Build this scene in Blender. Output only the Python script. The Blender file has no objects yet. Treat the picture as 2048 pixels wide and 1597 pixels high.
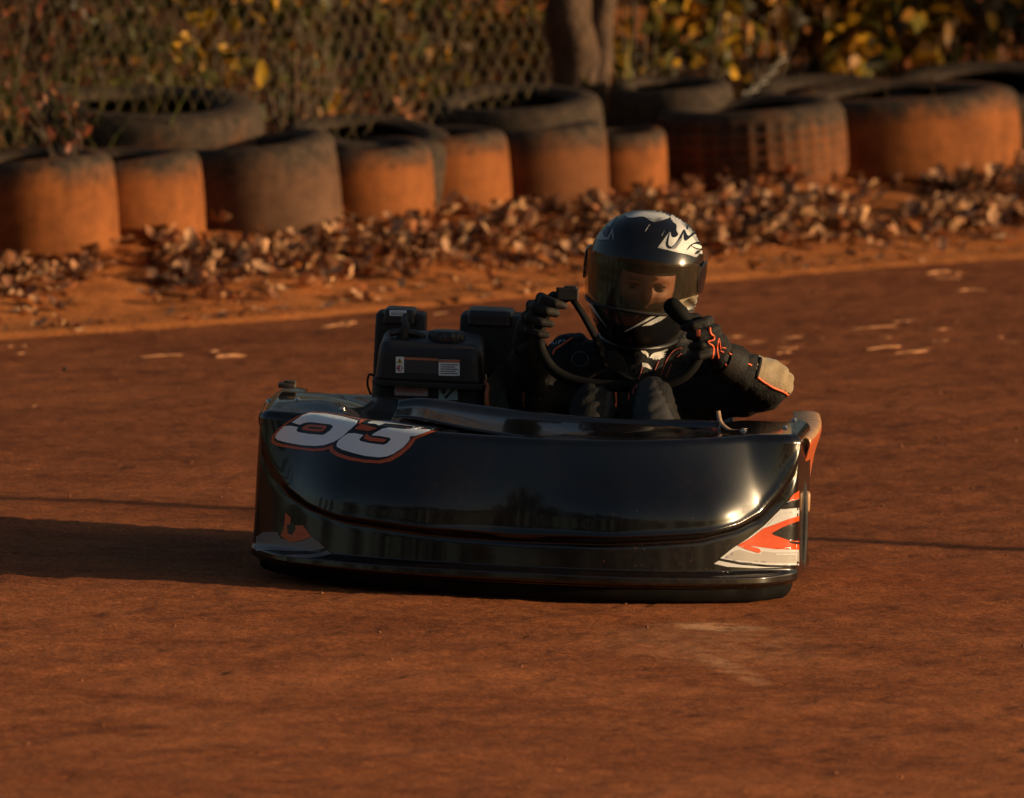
import bpy, bmesh, math, random
import numpy as np
from mathutils import Vector, Matrix, Euler, noise as mnoise
from mathutils.bvhtree import BVHTree
from mathutils.geometry import delaunay_2d_cdt
rng = random.Random(53)
nr = np.random.RandomState(53)
scene = bpy.context.scene
COL = scene.collection
PI = math.pi
R = math.radians

# ------------------------------------------------------------------ camera geometry
FPX = 21900.0
PITCH = R(5.95)
CAM = Vector((0.0, -25.0, 3.07))
FW = Vector((0, math.cos(PITCH), -math.sin(PITCH)))
UP = Vector((0, math.sin(PITCH), math.cos(PITCH)))
RT = Vector((1, 0, 0))
def ray(px, py):
    return FW + RT * ((px - 1024) / FPX) - UP * ((py - 798.5) / FPX)
def at(px, py, y):                       # world point seen at a pixel, at world depth y
    d = ray(px, py)
    return CAM + d * ((y - CAM.y) / d.y)
def to_px(p):
    q = Vector(p) - CAM
    k = FPX / q.dot(FW)
    return (1024 + q.x * k, 798.5 - q.dot(UP) * k)

# ------------------------------------------------------------------ object helpers
ROOTM = {}
def tag(o, label=None, cat=None, group=None, kind=None):
    if label: o['label'] = label
    if cat: o['category'] = cat
    if group: o['group'] = group
    if kind: o['kind'] = kind
    return o
def thing(name, mat, label, cat, group=None):
    o = bpy.data.objects.new(name, None); COL.objects.link(o)
    o.matrix_basis = mat; o.empty_display_size = 0.1
    ROOTM[o.name] = mat.copy()
    return tag(o, label, cat, group)
def root_of(o):
    while o.parent: o = o.parent
    return o
def obj(name, verts, faces, mat=None, parent=None, smooth=True, label=None, uv=None):
    """verts are WORLD coordinates"""
    me = bpy.data.meshes.new(name)
    if parent is not None:
        inv = ROOTM[root_of(parent).name].inverted()
        verts = [inv @ Vector(v) for v in verts]
    me.from_pydata([tuple(v) for v in verts], [], [tuple(f) for f in faces])
    me.validate(); me.update()
    if smooth:
        me.polygons.foreach_set('use_smooth', [True] * len(me.polygons))
    o = bpy.data.objects.new(name, me); COL.objects.link(o)
    if mat is not None:
        for m in (mat if isinstance(mat, (list, tuple)) else [mat]): me.materials.append(m)
    if parent is not None: o.parent = parent
    if label: o['label'] = label
    return o
class MB:
    def __init__(s): s.v = []; s.f = []; s.mi = []
    def add(s, v, f, mi=0):
        n = len(s.v); s.v += [Vector(p) for p in v]; s.f += [tuple(i + n for i in q) for q in f]; s.mi += [mi] * len(f)
        return s
    def xf(s, M):
        s.v = [M @ p for p in s.v]; return s
    def build(s, name, mat=None, parent=None, smooth=True, label=None, sharp=None, bevel=None):
        o = obj(name, s.v, s.f, mat, parent, smooth, label)
        if len(set(s.mi)) > 1 and len(o.data.polygons) == len(s.mi):
            o.data.polygons.foreach_set('material_index', s.mi)
        if bevel:
            b = o.modifiers.new('bev', 'BEVEL'); b.width = bevel; b.segments = 3; b.limit_method = 'ANGLE'; b.angle_limit = R(35)
        if sharp:
            try: o.data.set_sharp_from_angle(angle=R(sharp))
            except Exception: pass
        return o
def grid_faces(nu, nv, closed_u=False):
    f = []
    for i in range(nu - (0 if closed_u else 1)):
        for j in range(nv - 1):
            a = i * nv + j; b = ((i + 1) % nu) * nv + j
            f.append((a, b, b + 1, a + 1))
    return f
def catmull(pts, n, closed=False):
    P = [Vector(p) for p in pts]; out = []; m = len(P)
    segs = m if closed else m - 1
    for i in range(segs):
        if closed: p0, p1, p2, p3 = P[(i - 1) % m], P[i], P[(i + 1) % m], P[(i + 2) % m]
        else: p0, p1, p2, p3 = P[max(i - 1, 0)], P[i], P[i + 1], P[min(i + 2, m - 1)]
        for k in range(n):
            t = k / n
            out.append(0.5 * ((2 * p1) + (p2 - p0) * t + (2 * p0 - 5 * p1 + 4 * p2 - p3) * t * t + (3 * p1 - p0 - 3 * p2 + p3) * t ** 3))
    if not closed: out.append(P[-1])
    return out
def tube(mb, pts, rad, seg=10, caps=True, closed=False, mi=0, flat=1.0):
    pts = [Vector(p) for p in pts]; n = len(pts)
    rr = rad if isinstance(rad, (list, tuple)) else [rad] * n
    rings = []; prev = None
    for i, p in enumerate(pts):
        if closed: t = pts[(i + 1) % n] - pts[i - 1]
        else: t = pts[min(i + 1, n - 1)] - pts[max(i - 1, 0)]
        t.normalize()
        if prev is None:
            a = Vector((0, 0, 1)) if abs(t.z) < 0.9 else Vector((1, 0, 0))
            u = t.cross(a).normalized()
        else:
            u = (prev - t * prev.dot(t))
            if u.length < 1e-6: u = t.orthogonal()
            u.normalize()
        prev = u; w = t.cross(u)
        rings.append([p + (u * math.cos(2 * PI * k / seg) + w * math.sin(2 * PI * k / seg) * flat) * rr[i] for k in range(seg)])
    v = [q for r_ in rings for q in r_]; f = []
    for i in range(n if closed else n - 1):
        a = i * seg; b = ((i + 1) % n) * seg
        for k in range(seg):
            f.append((a + k, a + (k + 1) % seg, b + (k + 1) % seg, b + k))
    if caps and not closed:
        v += [pts[0], pts[-1]]; c0 = len(v) - 2; c1 = c0 + 1
        for k in range(seg):
            f.append((c0, (k + 1) % seg, k)); e = (n - 1) * seg
            f.append((c1, e + k, e + (k + 1) % seg))
    mb.add(v, f, mi); return mb
def capsule(mb, a, b, ra, rb, seg=16):
    """closed rounded tapered limb piece"""
    a = Vector(a); b = Vector(b); t = b - a; L = t.length
    if L < 1e-6: t = Vector((0, 0, 1))
    t.normalize(); pts = []; rr = []
    for k in range(6):
        th = PI / 2 * (k / 5.0); pts.append(a - t * ra * math.cos(th)); rr.append(max(ra * math.sin(th), 1e-4))
    for k in range(1, 6):
        pts.append(a.lerp(b, k / 6)); rr.append(ra + (rb - ra) * k / 6)
    for k in range(6):
        th = PI / 2 * (k / 5.0); pts.append(b + t * rb * math.sin(th)); rr.append(max(rb * math.cos(th), 1e-4))
    return tube(mb, pts, rr, seg)
def ellipsoid(mb, c, r, M=None, nu=20, nv=14):
    v = []; f = []
    for j in range(nv + 1):
        th = PI * j / nv
        for i in range(nu):
            ph = 2 * PI * i / nu
            p = Vector((r[0] * math.sin(th) * math.cos(ph), r[1] * math.sin(th) * math.sin(ph), r[2] * math.cos(th)))
            if M is not None: p = M @ p
            v.append(Vector(c) + p)
    for j in range(nv):
        for i in range(nu):
            f.append((j * nu + i, (j + 1) * nu + i, (j + 1) * nu + (i + 1) % nu, j * nu + (i + 1) % nu))
    return mb.add(v, f)
def box(mb, x0, x1, y0, y1, z0, z1, M=None, taper=0.0, mi=0):
    t = taper
    v = [(x0, y0, z0), (x1, y0, z0), (x1, y1, z0), (x0, y1, z0), (x0 + t, y0 + t, z1), (x1 - t, y0 + t, z1), (x1 - t, y1 - t, z1), (x0 + t, y1 - t, z1)]
    v = [Vector(p) for p in v]
    if M is not None: v = [M @ p for p in v]
    return mb.add(v, [(0, 3, 2, 1), (4, 5, 6, 7), (0, 1, 5, 4), (1, 2, 6, 5), (2, 3, 7, 6), (3, 0, 4, 7)], mi)
def remesh(mb, voxel, name, mat, parent, smooth_it=6, label=None):
    """fuse overlapping closed pieces into one continuous skin"""
    me = bpy.data.meshes.new('tmp'); me.from_pydata([tuple(p) for p in mb.v], [], mb.f); me.update()
    o = bpy.data.objects.new('tmp', me); COL.objects.link(o)
    m = o.modifiers.new('r', 'REMESH'); m.mode = 'VOXEL'; m.voxel_size = voxel
    s = o.modifiers.new('s', 'SMOOTH'); s.iterations = smooth_it; s.factor = 0.5
    dg = bpy.context.evaluated_depsgraph_get()
    ev = bpy.data.meshes.new_from_object(o.evaluated_get(dg))
    vs = [v.co.copy() for v in ev.vertices]; fs = [tuple(p.vertices) for p in ev.polygons]
    bpy.data.objects.remove(o); bpy.data.meshes.remove(me); bpy.data.meshes.remove(ev)
    return obj(name, vs, fs, mat, parent, True, label)
def world_bvh(o):
    r = root_of(o); M = ROOTM.get(r.name, r.matrix_basis)
    vs = [M @ v.co for v in o.data.vertices]; fs = [tuple(p.vertices) for p in o.data.polygons]
    return BVHTree.FromPolygons(vs, fs)
def inside(pt, poly):
    x, y = pt; c = False; n = len(poly); j = n - 1
    for i in range(n):
        xi, yi = poly[i]; xj, yj = poly[j]
        if (yi > y) != (yj > y) and x < (xj - xi) * (y - yi) / (yj - yi) + xi: c = not c
        j = i
    return c
def smooth_poly(poly, n=3):
    p = catmull([(a, b, 0) for a, b in poly], n, closed=True)
    return [(q.x, q.y) for q in p]
def decal(name, poly, bvh, mat, parent, off=0.0012, step=6.0, smooth=False, holes=(), label=None, build=True):
    """a thin vinyl sheet lying on the surface that the given outline falls on"""
    if smooth: poly = smooth_poly(poly)
    loops = [poly] + list(holes)
    pts = []; edges = []
    for lp in loops:
        dense = []
        for i in range(len(lp)):
            a = Vector(lp[i]); b = Vector(lp[(i + 1) % len(lp)]); k = max(1, int((b - a).length / step))
            for q in range(k): dense.append(a.lerp(b, q / k))
        n0 = len(pts); pts += dense
        edges += [(n0 + i, n0 + (i + 1) % len(dense)) for i in range(len(dense))]
    xs = [p.x for p in pts]; ys = [p.y for p in pts]
    nb = len(pts)
    x = min(xs) + step / 2
    while x < max(xs):
        y = min(ys) + step / 2
        while y < max(ys):
            if inside((x, y), poly) and not any(inside((x, y), h) for h in holes): pts.append(Vector((x, y)))
            y += step
        x += step
    V, E, F, *_ = delaunay_2d_cdt(pts, edges, [], 0, 0.01)
    hit = []
    for p in V:
        d = ray(p.x, p.y).normalized()
        loc, nrm, idx, dist = bvh.ray_cast(CAM, d)
        if loc is None: hit.append(None)
        else:
            if nrm.dot(d) > 0: nrm = -nrm
            hit.append((loc + nrm * off, dist))
    mb = MB(); remap = {}
    verts = []; faces = []
    for f in F:
        c = (sum(V[i].x for i in f) / len(f), sum(V[i].y for i in f) / len(f))
        if not inside(c, poly) or any(inside(c, h) for h in holes): continue
        if any(hit[i] is None for i in f): continue
        ds = [hit[i][1] for i in f]
        if max(ds) - min(ds) > 0.06: continue
        g = []
        for i in f:
            if i not in remap: remap[i] = len(verts); verts.append(hit[i][0])
            g.append(remap[i])
        faces.append(tuple(g))
    if not faces: return None
    # face the camera
    fv = []
    for f in faces:
        a, b, c = verts[f[0]], verts[f[1]], verts[f[2]]
        if (b - a).cross(c - a).dot(CAM - a) < 0: f = tuple(reversed(f))
        fv.append(f)
    if not build: return verts, fv
    return obj(name, verts, fv, mat, parent, True, label)
def surf_line(pl, bvh, off=0.001, step=5.0):
    out = []
    for i in range(len(pl) - 1):
        a = Vector(pl[i]); b = Vector(pl[i + 1]); k = max(1, int((b - a).length / step))
        for q in range(k + (1 if i == len(pl) - 2 else 0)):
            p = a.lerp(b, q / k); d = ray(p.x, p.y).normalized()
            loc, nrm, idx, dist = bvh.ray_cast(CAM, d)
            if loc is not None: out.append(loc - d * off)
    return out

# ------------------------------------------------------------------ numpy noise
def vnoise(x, y, seed=0):
    x = np.asarray(x, dtype=np.float64); y = np.asarray(y, dtype=np.float64)
    xi = np.floor(x).astype(np.int64); yi = np.floor(y).astype(np.int64); fx = x - xi; fy = y - yi
    fx = fx * fx * fx * (fx * (fx * 6 - 15) + 10); fy = fy * fy * fy * (fy * (fy * 6 - 15) + 10)
    def h(a, b):
        n = (a * 374761393 + b * 668265263 + seed * 1442695041) & 0xffffffff
        n = ((n ^ (n >> 13)) * 1274126177) & 0xffffffff
        return ((n ^ (n >> 16)) & 0xffff) / 65535.0
    a = h(xi, yi); b = h(xi + 1, yi); c = h(xi, yi + 1); d = h(xi + 1, yi + 1)
    return (a * (1 - fx) + b * fx) * (1 - fy) + (c * (1 - fx) + d * fx) * fy
def fbm(x, y, sc, octv=4, seed=0, gain=0.5):
    s = 0; a = 1; t = 0
    for k in range(octv):
        s = s + a * vnoise(x * sc, y * sc, seed + k * 17); t += a; a *= gain; sc *= 2.03
    return s / t

# ------------------------------------------------------------------ materials
def new_mat(name):
    m = bpy.data.materials.new(name); m.use_nodes = True
    nt = m.node_tree; nt.nodes.clear()
    out = nt.nodes.new('ShaderNodeOutputMaterial')
    return m, nt, out
def N(nt, t, **kw):
    n = nt.nodes.new(t)
    for k, v in kw.items():
        if k in n.inputs: n.inputs[k].default_value = v
        else: setattr(n, k, v)
    return n
def c4(c): return (c[0], c[1], c[2], 1.0)
def noise_tex(nt, scale, detail=4, rough=0.55, vec=None, dist=0.0):
    n = N(nt, 'ShaderNodeTexNoise'); n.inputs['Scale'].default_value = scale; n.inputs['Detail'].default_value = detail
    n.inputs['Roughness'].default_value = rough; n.inputs['Distortion'].default_value = dist
    if vec is not None: nt.links.new(vec, n.inputs['Vector'])
    return n
def ramp(nt, fac, stops):
    r_ = N(nt, 'ShaderNodeValToRGB'); e = r_.color_ramp.elements
    while len(e) < len(stops): e.new(0.5)
    for i, (p, c) in enumerate(stops):
        e[i].position = p; e[i].color = c4(c) if len(c) == 3 else c
    nt.links.new(fac, r_.inputs['Fac']); return r_
def mixc(nt, fac, a, b, blend='MIX'):
    m = N(nt, 'ShaderNodeMix', data_type='RGBA', blend_type=blend)
    def put(sock, v):
        if hasattr(v, 'is_linked'): nt.links.new(v, sock)
        elif isinstance(v, (int, float)): sock.default_value = v
        else: sock.default_value = c4(v)
    put(m.inputs[0], fac); put(m.inputs[6], a); put(m.inputs[7], b)
    return m.outputs[2]
def math_n(nt, op, a, b=None, c=None, clamp=False):
    m = N(nt, 'ShaderNodeMath', operation=op); m.use_clamp = clamp
    for i, v in enumerate((a, b, c)):
        if v is None: continue
        if hasattr(v, 'is_linked'): nt.links.new(v, m.inputs[i])
        else: m.inputs[i].default_value = v
    return m.outputs[0]
def simple(name, col, rough=0.5, var=0.15, scale=30, bump=0.0, bscale=200, metal=0.0, coat=0.0, spec=0.5, dust=0.0, sheen=0.0, bdist=0.002):
    """paint / plastic / cloth: base colour with slight wear, uneven gloss, optional dust film and bump"""
    m, nt, out = new_mat(name)
    tc = N(nt, 'ShaderNodeTexCoord'); P = tc.outputs['Object']
    b = N(nt, 'ShaderNodeBsdfPrincipled')
    n = noise_tex(nt, scale, 5, 0.6, P)
    lo = tuple(max(0, c * (1 - var)) for c in col); hi = tuple(min(1, c * (1 + var)) for c in col)
    cc = ramp(nt, n.outputs['Fac'], [(0.3, lo), (0.7, hi)]).outputs['Color']
    if dust > 0:
        n2 = noise_tex(nt, 7, 6, 0.65, P)
        d = math_n(nt, 'MULTIPLY', ramp(nt, n2.outputs['Fac'], [(0.42, (0, 0, 0)), (0.75, (1, 1, 1))]).outputs['Color'], dust)
        cc = mixc(nt, d, cc, (0.25, 0.105, 0.042))
    nt.links.new(cc, b.inputs['Base Color'])
    rr = ramp(nt, noise_tex(nt, scale * 0.4, 4, 0.6, P).outputs['Fac'], [(0.3, (max(0.02, rough * 0.8),) * 3), (0.7, (min(1, rough * 1.25),) * 3)])
    nt.links.new(rr.outputs['Color'], b.inputs['Roughness'])
    b.inputs['Metallic'].default_value = metal; b.inputs['Coat Weight'].default_value = coat; b.inputs['Coat Roughness'].default_value = 0.05
    b.inputs['Specular IOR Level'].default_value = spec
    if sheen: b.inputs['Sheen Weight'].default_value = sheen
    if bump > 0:
        bp = N(nt, 'ShaderNodeBump'); bp.inputs['Strength'].default_value = bump; bp.inputs['Distance'].default_value = bdist
        nt.links.new(noise_tex(nt, bscale, 4, 0.6, P).outputs['Fac'], bp.inputs['Height']); nt.links.new(bp.outputs[0], b.inputs['Normal'])
    nt.links.new(b.outputs[0], out.inputs[0])
    return m
def vcol_mat(name, rough=0.6, trans=0.0, attr='Col'):
    m, nt, out = new_mat(name)
    a = N(nt, 'ShaderNodeAttribute'); a.attribute_name = attr
    b = N(nt, 'ShaderNodeBsdfPrincipled'); tc = N(nt, 'ShaderNodeTexCoord')
    n = noise_tex(nt, 45, 4, 0.6, tc.outputs['Object'])
    cc = mixc(nt, 0.45, a.outputs['Color'], ramp(nt, n.outputs['Fac'], [(0.35, (0.3, 0.3, 0.3)), (0.65, (1.25, 1.2, 1.1))]).outputs['Color'], 'MULTIPLY')
    nt.links.new(cc, b.inputs['Base Color']); b.inputs['Roughness'].default_value = rough
    b.inputs['Specular IOR Level'].default_value = 0.3
    if trans > 0:
        t = N(nt, 'ShaderNodeBsdfTranslucent'); nt.links.new(cc, t.inputs['Color'])
        mx = N(nt, 'ShaderNodeMixShader'); mx.inputs[0].default_value = trans
        nt.links.new(b.outputs[0], mx.inputs[1]); nt.links.new(t.outputs[0], mx.inputs[2]); nt.links.new(mx.outputs[0], out.inputs[0])
    else: nt.links.new(b.outputs[0], out.inputs[0])
    return m

# ------------------------------------------------------------------ world, sun, camera
SUN_EL = R(9.0)
SUN_AZ = R(8.0)                       # the sun stands to the right, this far towards the camera
sun_dir = Vector((math.cos(SUN_EL) * math.cos(SUN_AZ), -math.cos(SUN_EL) * math.sin(SUN_AZ), math.sin(SUN_EL)))
w = bpy.data.worlds.new("World"); scene.world = w; w.use_nodes = True
nt = w.node_tree; bg = nt.nodes.get('Background') or nt.nodes.new('ShaderNodeBackground')
sky = nt.nodes.new('ShaderNodeTexSky'); sky.sky_type = 'NISHITA'; sky.sun_disc = False
sky.sun_elevation = SUN_EL
sky.sun_rotation = math.atan2(sun_dir.x, sun_dir.y)
sky.dust_density = 3.0; sky.air_density = 1.0; sky.ozone_density = 1.0
nt.links.new(sky.outputs[0], bg.inputs['Color']); bg.inputs['Strength'].default_value = 0.075
sl = bpy.data.lights.new('sun', 'SUN'); sl.energy = 5.0; sl.angle = R(0.5); sl.color = (1.0, 0.70, 0.40)
so = bpy.data.objects.new('sun', sl); COL.objects.link(so); so.rotation_euler = sun_dir.to_track_quat('Z', 'Y').to_euler(); so.location = (20, -4, 8)
cd = bpy.data.cameras.new('camera'); cam = bpy.data.objects.new('camera', cd); COL.objects.link(cam); scene.camera = cam
cam.location = CAM; cam.rotation_euler = (PI / 2 - PITCH, 0, 0)
cd.sensor_width = 36.0; cd.lens = FPX / 2048 * 36.0; cd.clip_start = 0.5; cd.clip_end = 2000
cd.dof.use_dof = True; cd.dof.focus_distance = 25.35; cd.dof.aperture_fstop = 5.5; cd.dof.aperture_blades = 7
scene.view_settings.view_transform = 'Standard'; scene.view_settings.look = 'None'
scene.view_settings.exposure = 0.16; scene.view_settings.gamma = 1.0
scene.render.film_transparent = False
try: scene.cycles.use_denoising = True
except Exception: pass
scene.cycles.max_bounces = 6; scene.cycles.transparent_max_bounces = 12

# ------------------------------------------------------------------ terrain
def edge(x):                            # far edge of the raced track (depth y over x)
    return 7.30 + 2.3 * np.tanh(np.asarray(x) * 0.96 / 2.3)
def smst(a, b, t):
    t = np.clip((np.asarray(t) - a) / (b - a), 0, 1); return t * t * (3 - 2 * t)
def hgt(x, y):
    """smooth lie of the land: the turn is banked sideways a little, the verge climbs to the tyres and the wood behind"""
    x = np.asarray(x, dtype=float); y = np.asarray(y, dtype=float)
    v = y - edge(x)
    near = 1 - smst(1.0, 6.5, y)
    bank = -0.038 * 3.0 * np.tanh((x - 0.035) / 3.0) * near
    ver = 0.135 * smst(0.0, 1.5, v) + 0.115 * np.clip(v - 1.6, 0, 14)
    return bank + ver
def ground_at(px, py, off=0.0):
    d = ray(px, py); t = 15.0
    for _ in range(900):
        p = CAM + d * t
        g = p.z - float(hgt(p.x, p.y)) - off
        if g <= 0: return p
        t += max(0.012, g * 1.5)
    return p
# ================================================================== GROUND
def axis(fine0, fine1, step, far0, far1):
    a = list(np.arange(fine0, fine1 + 1e-6, step)); s = step; x = a[-1]
    while x < far1: s *= 1.35; x += s; a.append(min(x, far1))
    s = step; x = a[0]; pre = []
    while x > far0: s *= 1.35; x -= s; pre.append(max(x, far0))
    return np.array(pre[::-1] + a)
def sheet(name, xs, vs, zfun, mat):
    X, V = np.meshgrid(xs, vs, indexing='ij'); Y = edge(X) + V
    Z = zfun(X, Y, V)
    nv = len(vs); verts = np.stack([X.ravel(), Y.ravel(), Z.ravel()], 1)
    me = bpy.data.meshes.new(name)
    i = np.arange(len(xs) - 1)[:, None] * nv + np.arange(nv - 1)[None, :]
    q = np.stack([i, i + nv, i + nv + 1, i + 1], -1).reshape(-1, 4)
    me.vertices.add(len(verts)); me.vertices.foreach_set('co', verts.ravel())
    me.loops.add(q.size); me.loops.foreach_set('vertex_index', q.ravel().astype(np.int32))
    me.polygons.add(len(q)); me.polygons.foreach_set('loop_start', (np.arange(len(q)) * 4).astype(np.int32))
    me.polygons.foreach_set('loop_total', np.full(len(q), 4, dtype=np.int32)); me.update(calc_edges=True); me.validate()
    me.polygons.foreach_set('use_smooth', np.ones(len(q), dtype=bool))
    o = bpy.data.objects.new(name, me); COL.objects.link(o); me.materials.append(mat)
    return o
def dirt_mat(name, dark, mid, light, stretch=1.7, fleck=False, bumps=1.0):
    m, nt, out = new_mat(name)
    tc = N(nt, 'ShaderNodeTexCoord')
    mp = N(nt, 'ShaderNodeMapping'); mp.inputs['Rotation'].default_value = (0, 0, R(-46)); mp.inputs['Scale'].default_value = (1, stretch, 1)
    nt.links.new(tc.outputs['Object'], mp.inputs['Vector'])
    P = tc.outputs['Object']; S = mp.outputs[0]
    n1 = noise_tex(nt, 1.6, 6, 0.62, S, 0.4); n2 = noise_tex(nt, 9, 6, 0.7, S); n3 = noise_tex(nt, 85, 6, 0.8, P)
    f = math_n(nt, 'ADD', math_n(nt, 'MULTIPLY', n1.outputs['Fac'], 0.42), math_n(nt, 'MULTIPLY', n2.outputs['Fac'], 0.30))
    f = math_n(nt, 'ADD', f, math_n(nt, 'MULTIPLY', math_n(nt, 'ADD', n3.outputs['Fac'], -0.06), 0.50))
    c = ramp(nt, f, [(0.40, dark), (0.53, mid), (0.66, light)]).outputs['Color']
    n4 = noise_tex(nt, 230, 4, 0.8, P); c = mixc(nt, 0.75, c, ramp(nt, n4.outputs['Fac'], [(0.34, (0.45, 0.42, 0.40)), (0.5, (0.98, 0.98, 0.98)), (0.66, (1.5, 1.5, 1.5))]).outputs['Color'], 'MULTIPLY')
    vg = N(nt, 'ShaderNodeTexVoronoi'); vg.inputs['Scale'].default_value = 120; nt.links.new(P, vg.inputs['Vector'])
    vgs = N(nt, 'ShaderNodeSeparateColor'); nt.links.new(vg.outputs['Color'], vgs.inputs[0])
    c = mixc(nt, 0.6, c, ramp(nt, vgs.outputs[0], [(0.0, (0.55, 0.52, 0.5)), (0.6, (1.0, 1.0, 1.0)), (1.0, (1.5, 1.5, 1.5))]).outputs['Color'], 'MULTIPLY')
    # small stones and crumbs
    vo = N(nt, 'ShaderNodeTexVoronoi'); vo.inputs['Scale'].default_value = 95; nt.links.new(P, vo.inputs['Vector'])
    sp = ramp(nt, vo.outputs['Distance'], [(0.0, (1, 1, 1)), (0.16, (0, 0, 0))]).outputs['Color']
    pick = ramp(nt, noise_tex(nt, 38, 2, 0.5, P).outputs['Fac'], [(0.60, (0, 0, 0)), (0.66, (1, 1, 1))]).outputs['Color']
    c = mixc(nt, math_n(nt, 'MULTIPLY', math_n(nt, 'MULTIPLY', sp, pick), 0.7), c, (0.05, 0.02, 0.01))
    if fleck:
        # pale scuffs drawn out along the racing line
        mp2 = N(nt, 'ShaderNodeMapping'); mp2.inputs['Rotation'].default_value = (0, 0, R(-40)); mp2.inputs['Scale'].default_value = (14, 70, 1)
        nt.links.new(P, mp2.inputs['Vector'])
        s1 = noise_tex(nt, 1.0, 3, 0.55, mp2.outputs[0])
        s2 = noise_tex(nt, 1.1, 2, 0.5, P)
        k = math_n(nt, 'MULTIPLY', ramp(nt, s1.outputs['Fac'], [(0.70, (0, 0, 0)), (0.76, (1, 1, 1))]).outputs['Color'], ramp(nt, s2.outputs['Fac'], [(0.47, (0, 0, 0)), (0.6, (1, 1, 1))]).outputs['Color'])
        c = mixc(nt, math_n(nt, 'MULTIPLY', k, 0.0), c, (0.50, 0.22, 0.09))
        # darker with distance from the camera, in broad uneven bands
        mpd = N(nt, 'ShaderNodeMapping'); mpd.inputs['Rotation'].default_value = (0, 0, R(-42)); mpd.inputs['Scale'].default_value = (0.12, 0.55, 1); nt.links.new(P, mpd.inputs['Vector'])
        dn = ramp(nt, noise_tex(nt, 1.0, 3, 0.5, mpd.outputs[0]).outputs['Fac'], [(0.42, (1, 1, 1)), (0.62, (0, 0, 0))]).outputs['Color']
        sx0 = N(nt, 'ShaderNodeSeparateXYZ'); nt.links.new(P, sx0.inputs[0])
        far_tone = math_n(nt, 'MULTIPLY', math_n(nt, 'MULTIPLY', math_n(nt, 'ADD', sx0.outputs[1], 1.6), 0.35, clamp=True), math_n(nt, 'MULTIPLY_ADD', dn, 0.5, 0.5))
        c = mixc(nt, math_n(nt, 'MULTIPLY', far_tone, 0.55), c, (0.5, 0.46, 0.42), 'MULTIPLY')
        # dusty scrape in front of the kart: soft-edged patches
        sx = N(nt, 'ShaderNodeSeparateXYZ'); nt.links.new(P, sx.inputs[0])
        def patch(cx, cy, rx, ry, ang):
            dx = math_n(nt, 'SUBTRACT', sx.outputs[0], cx); dy = math_n(nt, 'SUBTRACT', sx.outputs[1], cy)
            ca, sa = math.cos(ang), math.sin(ang)
            u = math_n(nt, 'ADD', math_n(nt, 'MULTIPLY', dx, ca / rx), math_n(nt, 'MULTIPLY', dy, sa / rx))
            v = math_n(nt, 'ADD', math_n(nt, 'MULTIPLY', dx, -sa / ry), math_n(nt, 'MULTIPLY', dy, ca / ry))
            d = math_n(nt, 'ADD', math_n(nt, 'MULTIPLY', u, u), math_n(nt, 'MULTIPLY', v, v))
            return math_n(nt, 'SUBTRACT', 1.0, d, clamp=True)
        tot = None
        for (px, py, rx, ry, an, am) in ((1430, 1255, 0.14, 0.10, 0.0, 0.95), (1350, 1250, 0.07, 0.05, 0.2, 0.6), (1455, 1335, 0.05, 0.35, 0.25, 0.55), (1430, 1290, 0.30, 0.45, 0.0, 0.25)):
            g = ground_at(px, py)
            p_ = math_n(nt, 'MULTIPLY', patch(g.x, g.y, rx, ry, an), am)
            tot = p_ if tot is None else math_n(nt, 'MAXIMUM', tot, p_)
        br = ramp(nt, noise_tex(nt, 16, 5, 0.7, P).outputs['Fac'], [(0.36, (0, 0, 0)), (0.58, (1, 1, 1))]).outputs['Color']
        c = mixc(nt, math_n(nt, 'MULTIPLY', math_n(nt, 'MULTIPLY', tot, br), 1.0), c, (0.80, 0.42, 0.21))
    b = N(nt, 'ShaderNodeBsdfPrincipled'); nt.links.new(c, b.inputs['Base Color']); b.inputs['Roughness'].default_value = 0.9
    b.inputs['Specular IOR Level'].default_value = 0.15
    h = math_n(nt, 'ADD', math_n(nt, 'MULTIPLY', noise_tex(nt, 26, 6, 0.72, S).outputs['Fac'], 0.6), math_n(nt, 'MULTIPLY', noise_tex(nt, 150, 6, 0.8, P).outputs['Fac'], 0.42))
    bp = N(nt, 'ShaderNodeBump'); bp.inputs['Strength'].default_value = 0.8; bp.inputs['Distance'].default_value = 0.012 * bumps
    nt.links.new(h, bp.inputs['Height']); nt.links.new(bp.outputs[0], b.inputs['Normal'])
    nt.links.new(b.outputs[0], out.inputs[0])
    return m
def relief(X, Y, V):
    a = (X + Y) / 1.414; b = (Y - X) / 1.414
    near = 1 - smst(3.0, 8.0, np.abs(X))
    z = (fbm(a * 0.5, b * 3.0, 2.2, 4, 3) - 0.5) * 0.009 + (fbm(X, Y, 19, 4, 9, 0.75) - 0.5) * 0.010
    return z * near
def z_track(X, Y, V): return hgt(X, Y) + relief(X, Y, V)
def z_verge(X, Y, V):
    lip = 0.012 * smst(0.0, 0.08, V)
    z = hgt(X, Y) + relief(X, Y, V) + lip
    rough = smst(0.15, 0.6, V) * (1 - smst(6, 10, np.abs(X)))
    return z + rough * ((fbm(X, Y, 3.2, 5, 21, 0.55) - 0.5) * 0.07) - 0.004 * (V < 0.02)
M_track = dirt_mat('clay_track', (0.12, 0.034, 0.010), (0.275, 0.080, 0.024), (0.43, 0.140, 0.047), fleck=True)
M_verge = dirt_mat('clay_verge', (0.22, 0.072, 0.018), (0.40, 0.130, 0.032), (0.54, 0.19, 0.052), stretch=3.0, bumps=0.9)
fx = axis(-1.95, 1.95, 0.019, -160, 160)
track = sheet('track', fx, np.concatenate([axis(-11.6, -0.012, 0.026, -170, -0.012), [0.0, 0.05]]), z_track, M_track); tag(track, kind='structure')
verge = sheet('verge', fx, axis(0.0, 3.4, 0.024, 0.0, 170), z_verge, M_verge); tag(verge, kind='structure')

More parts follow.
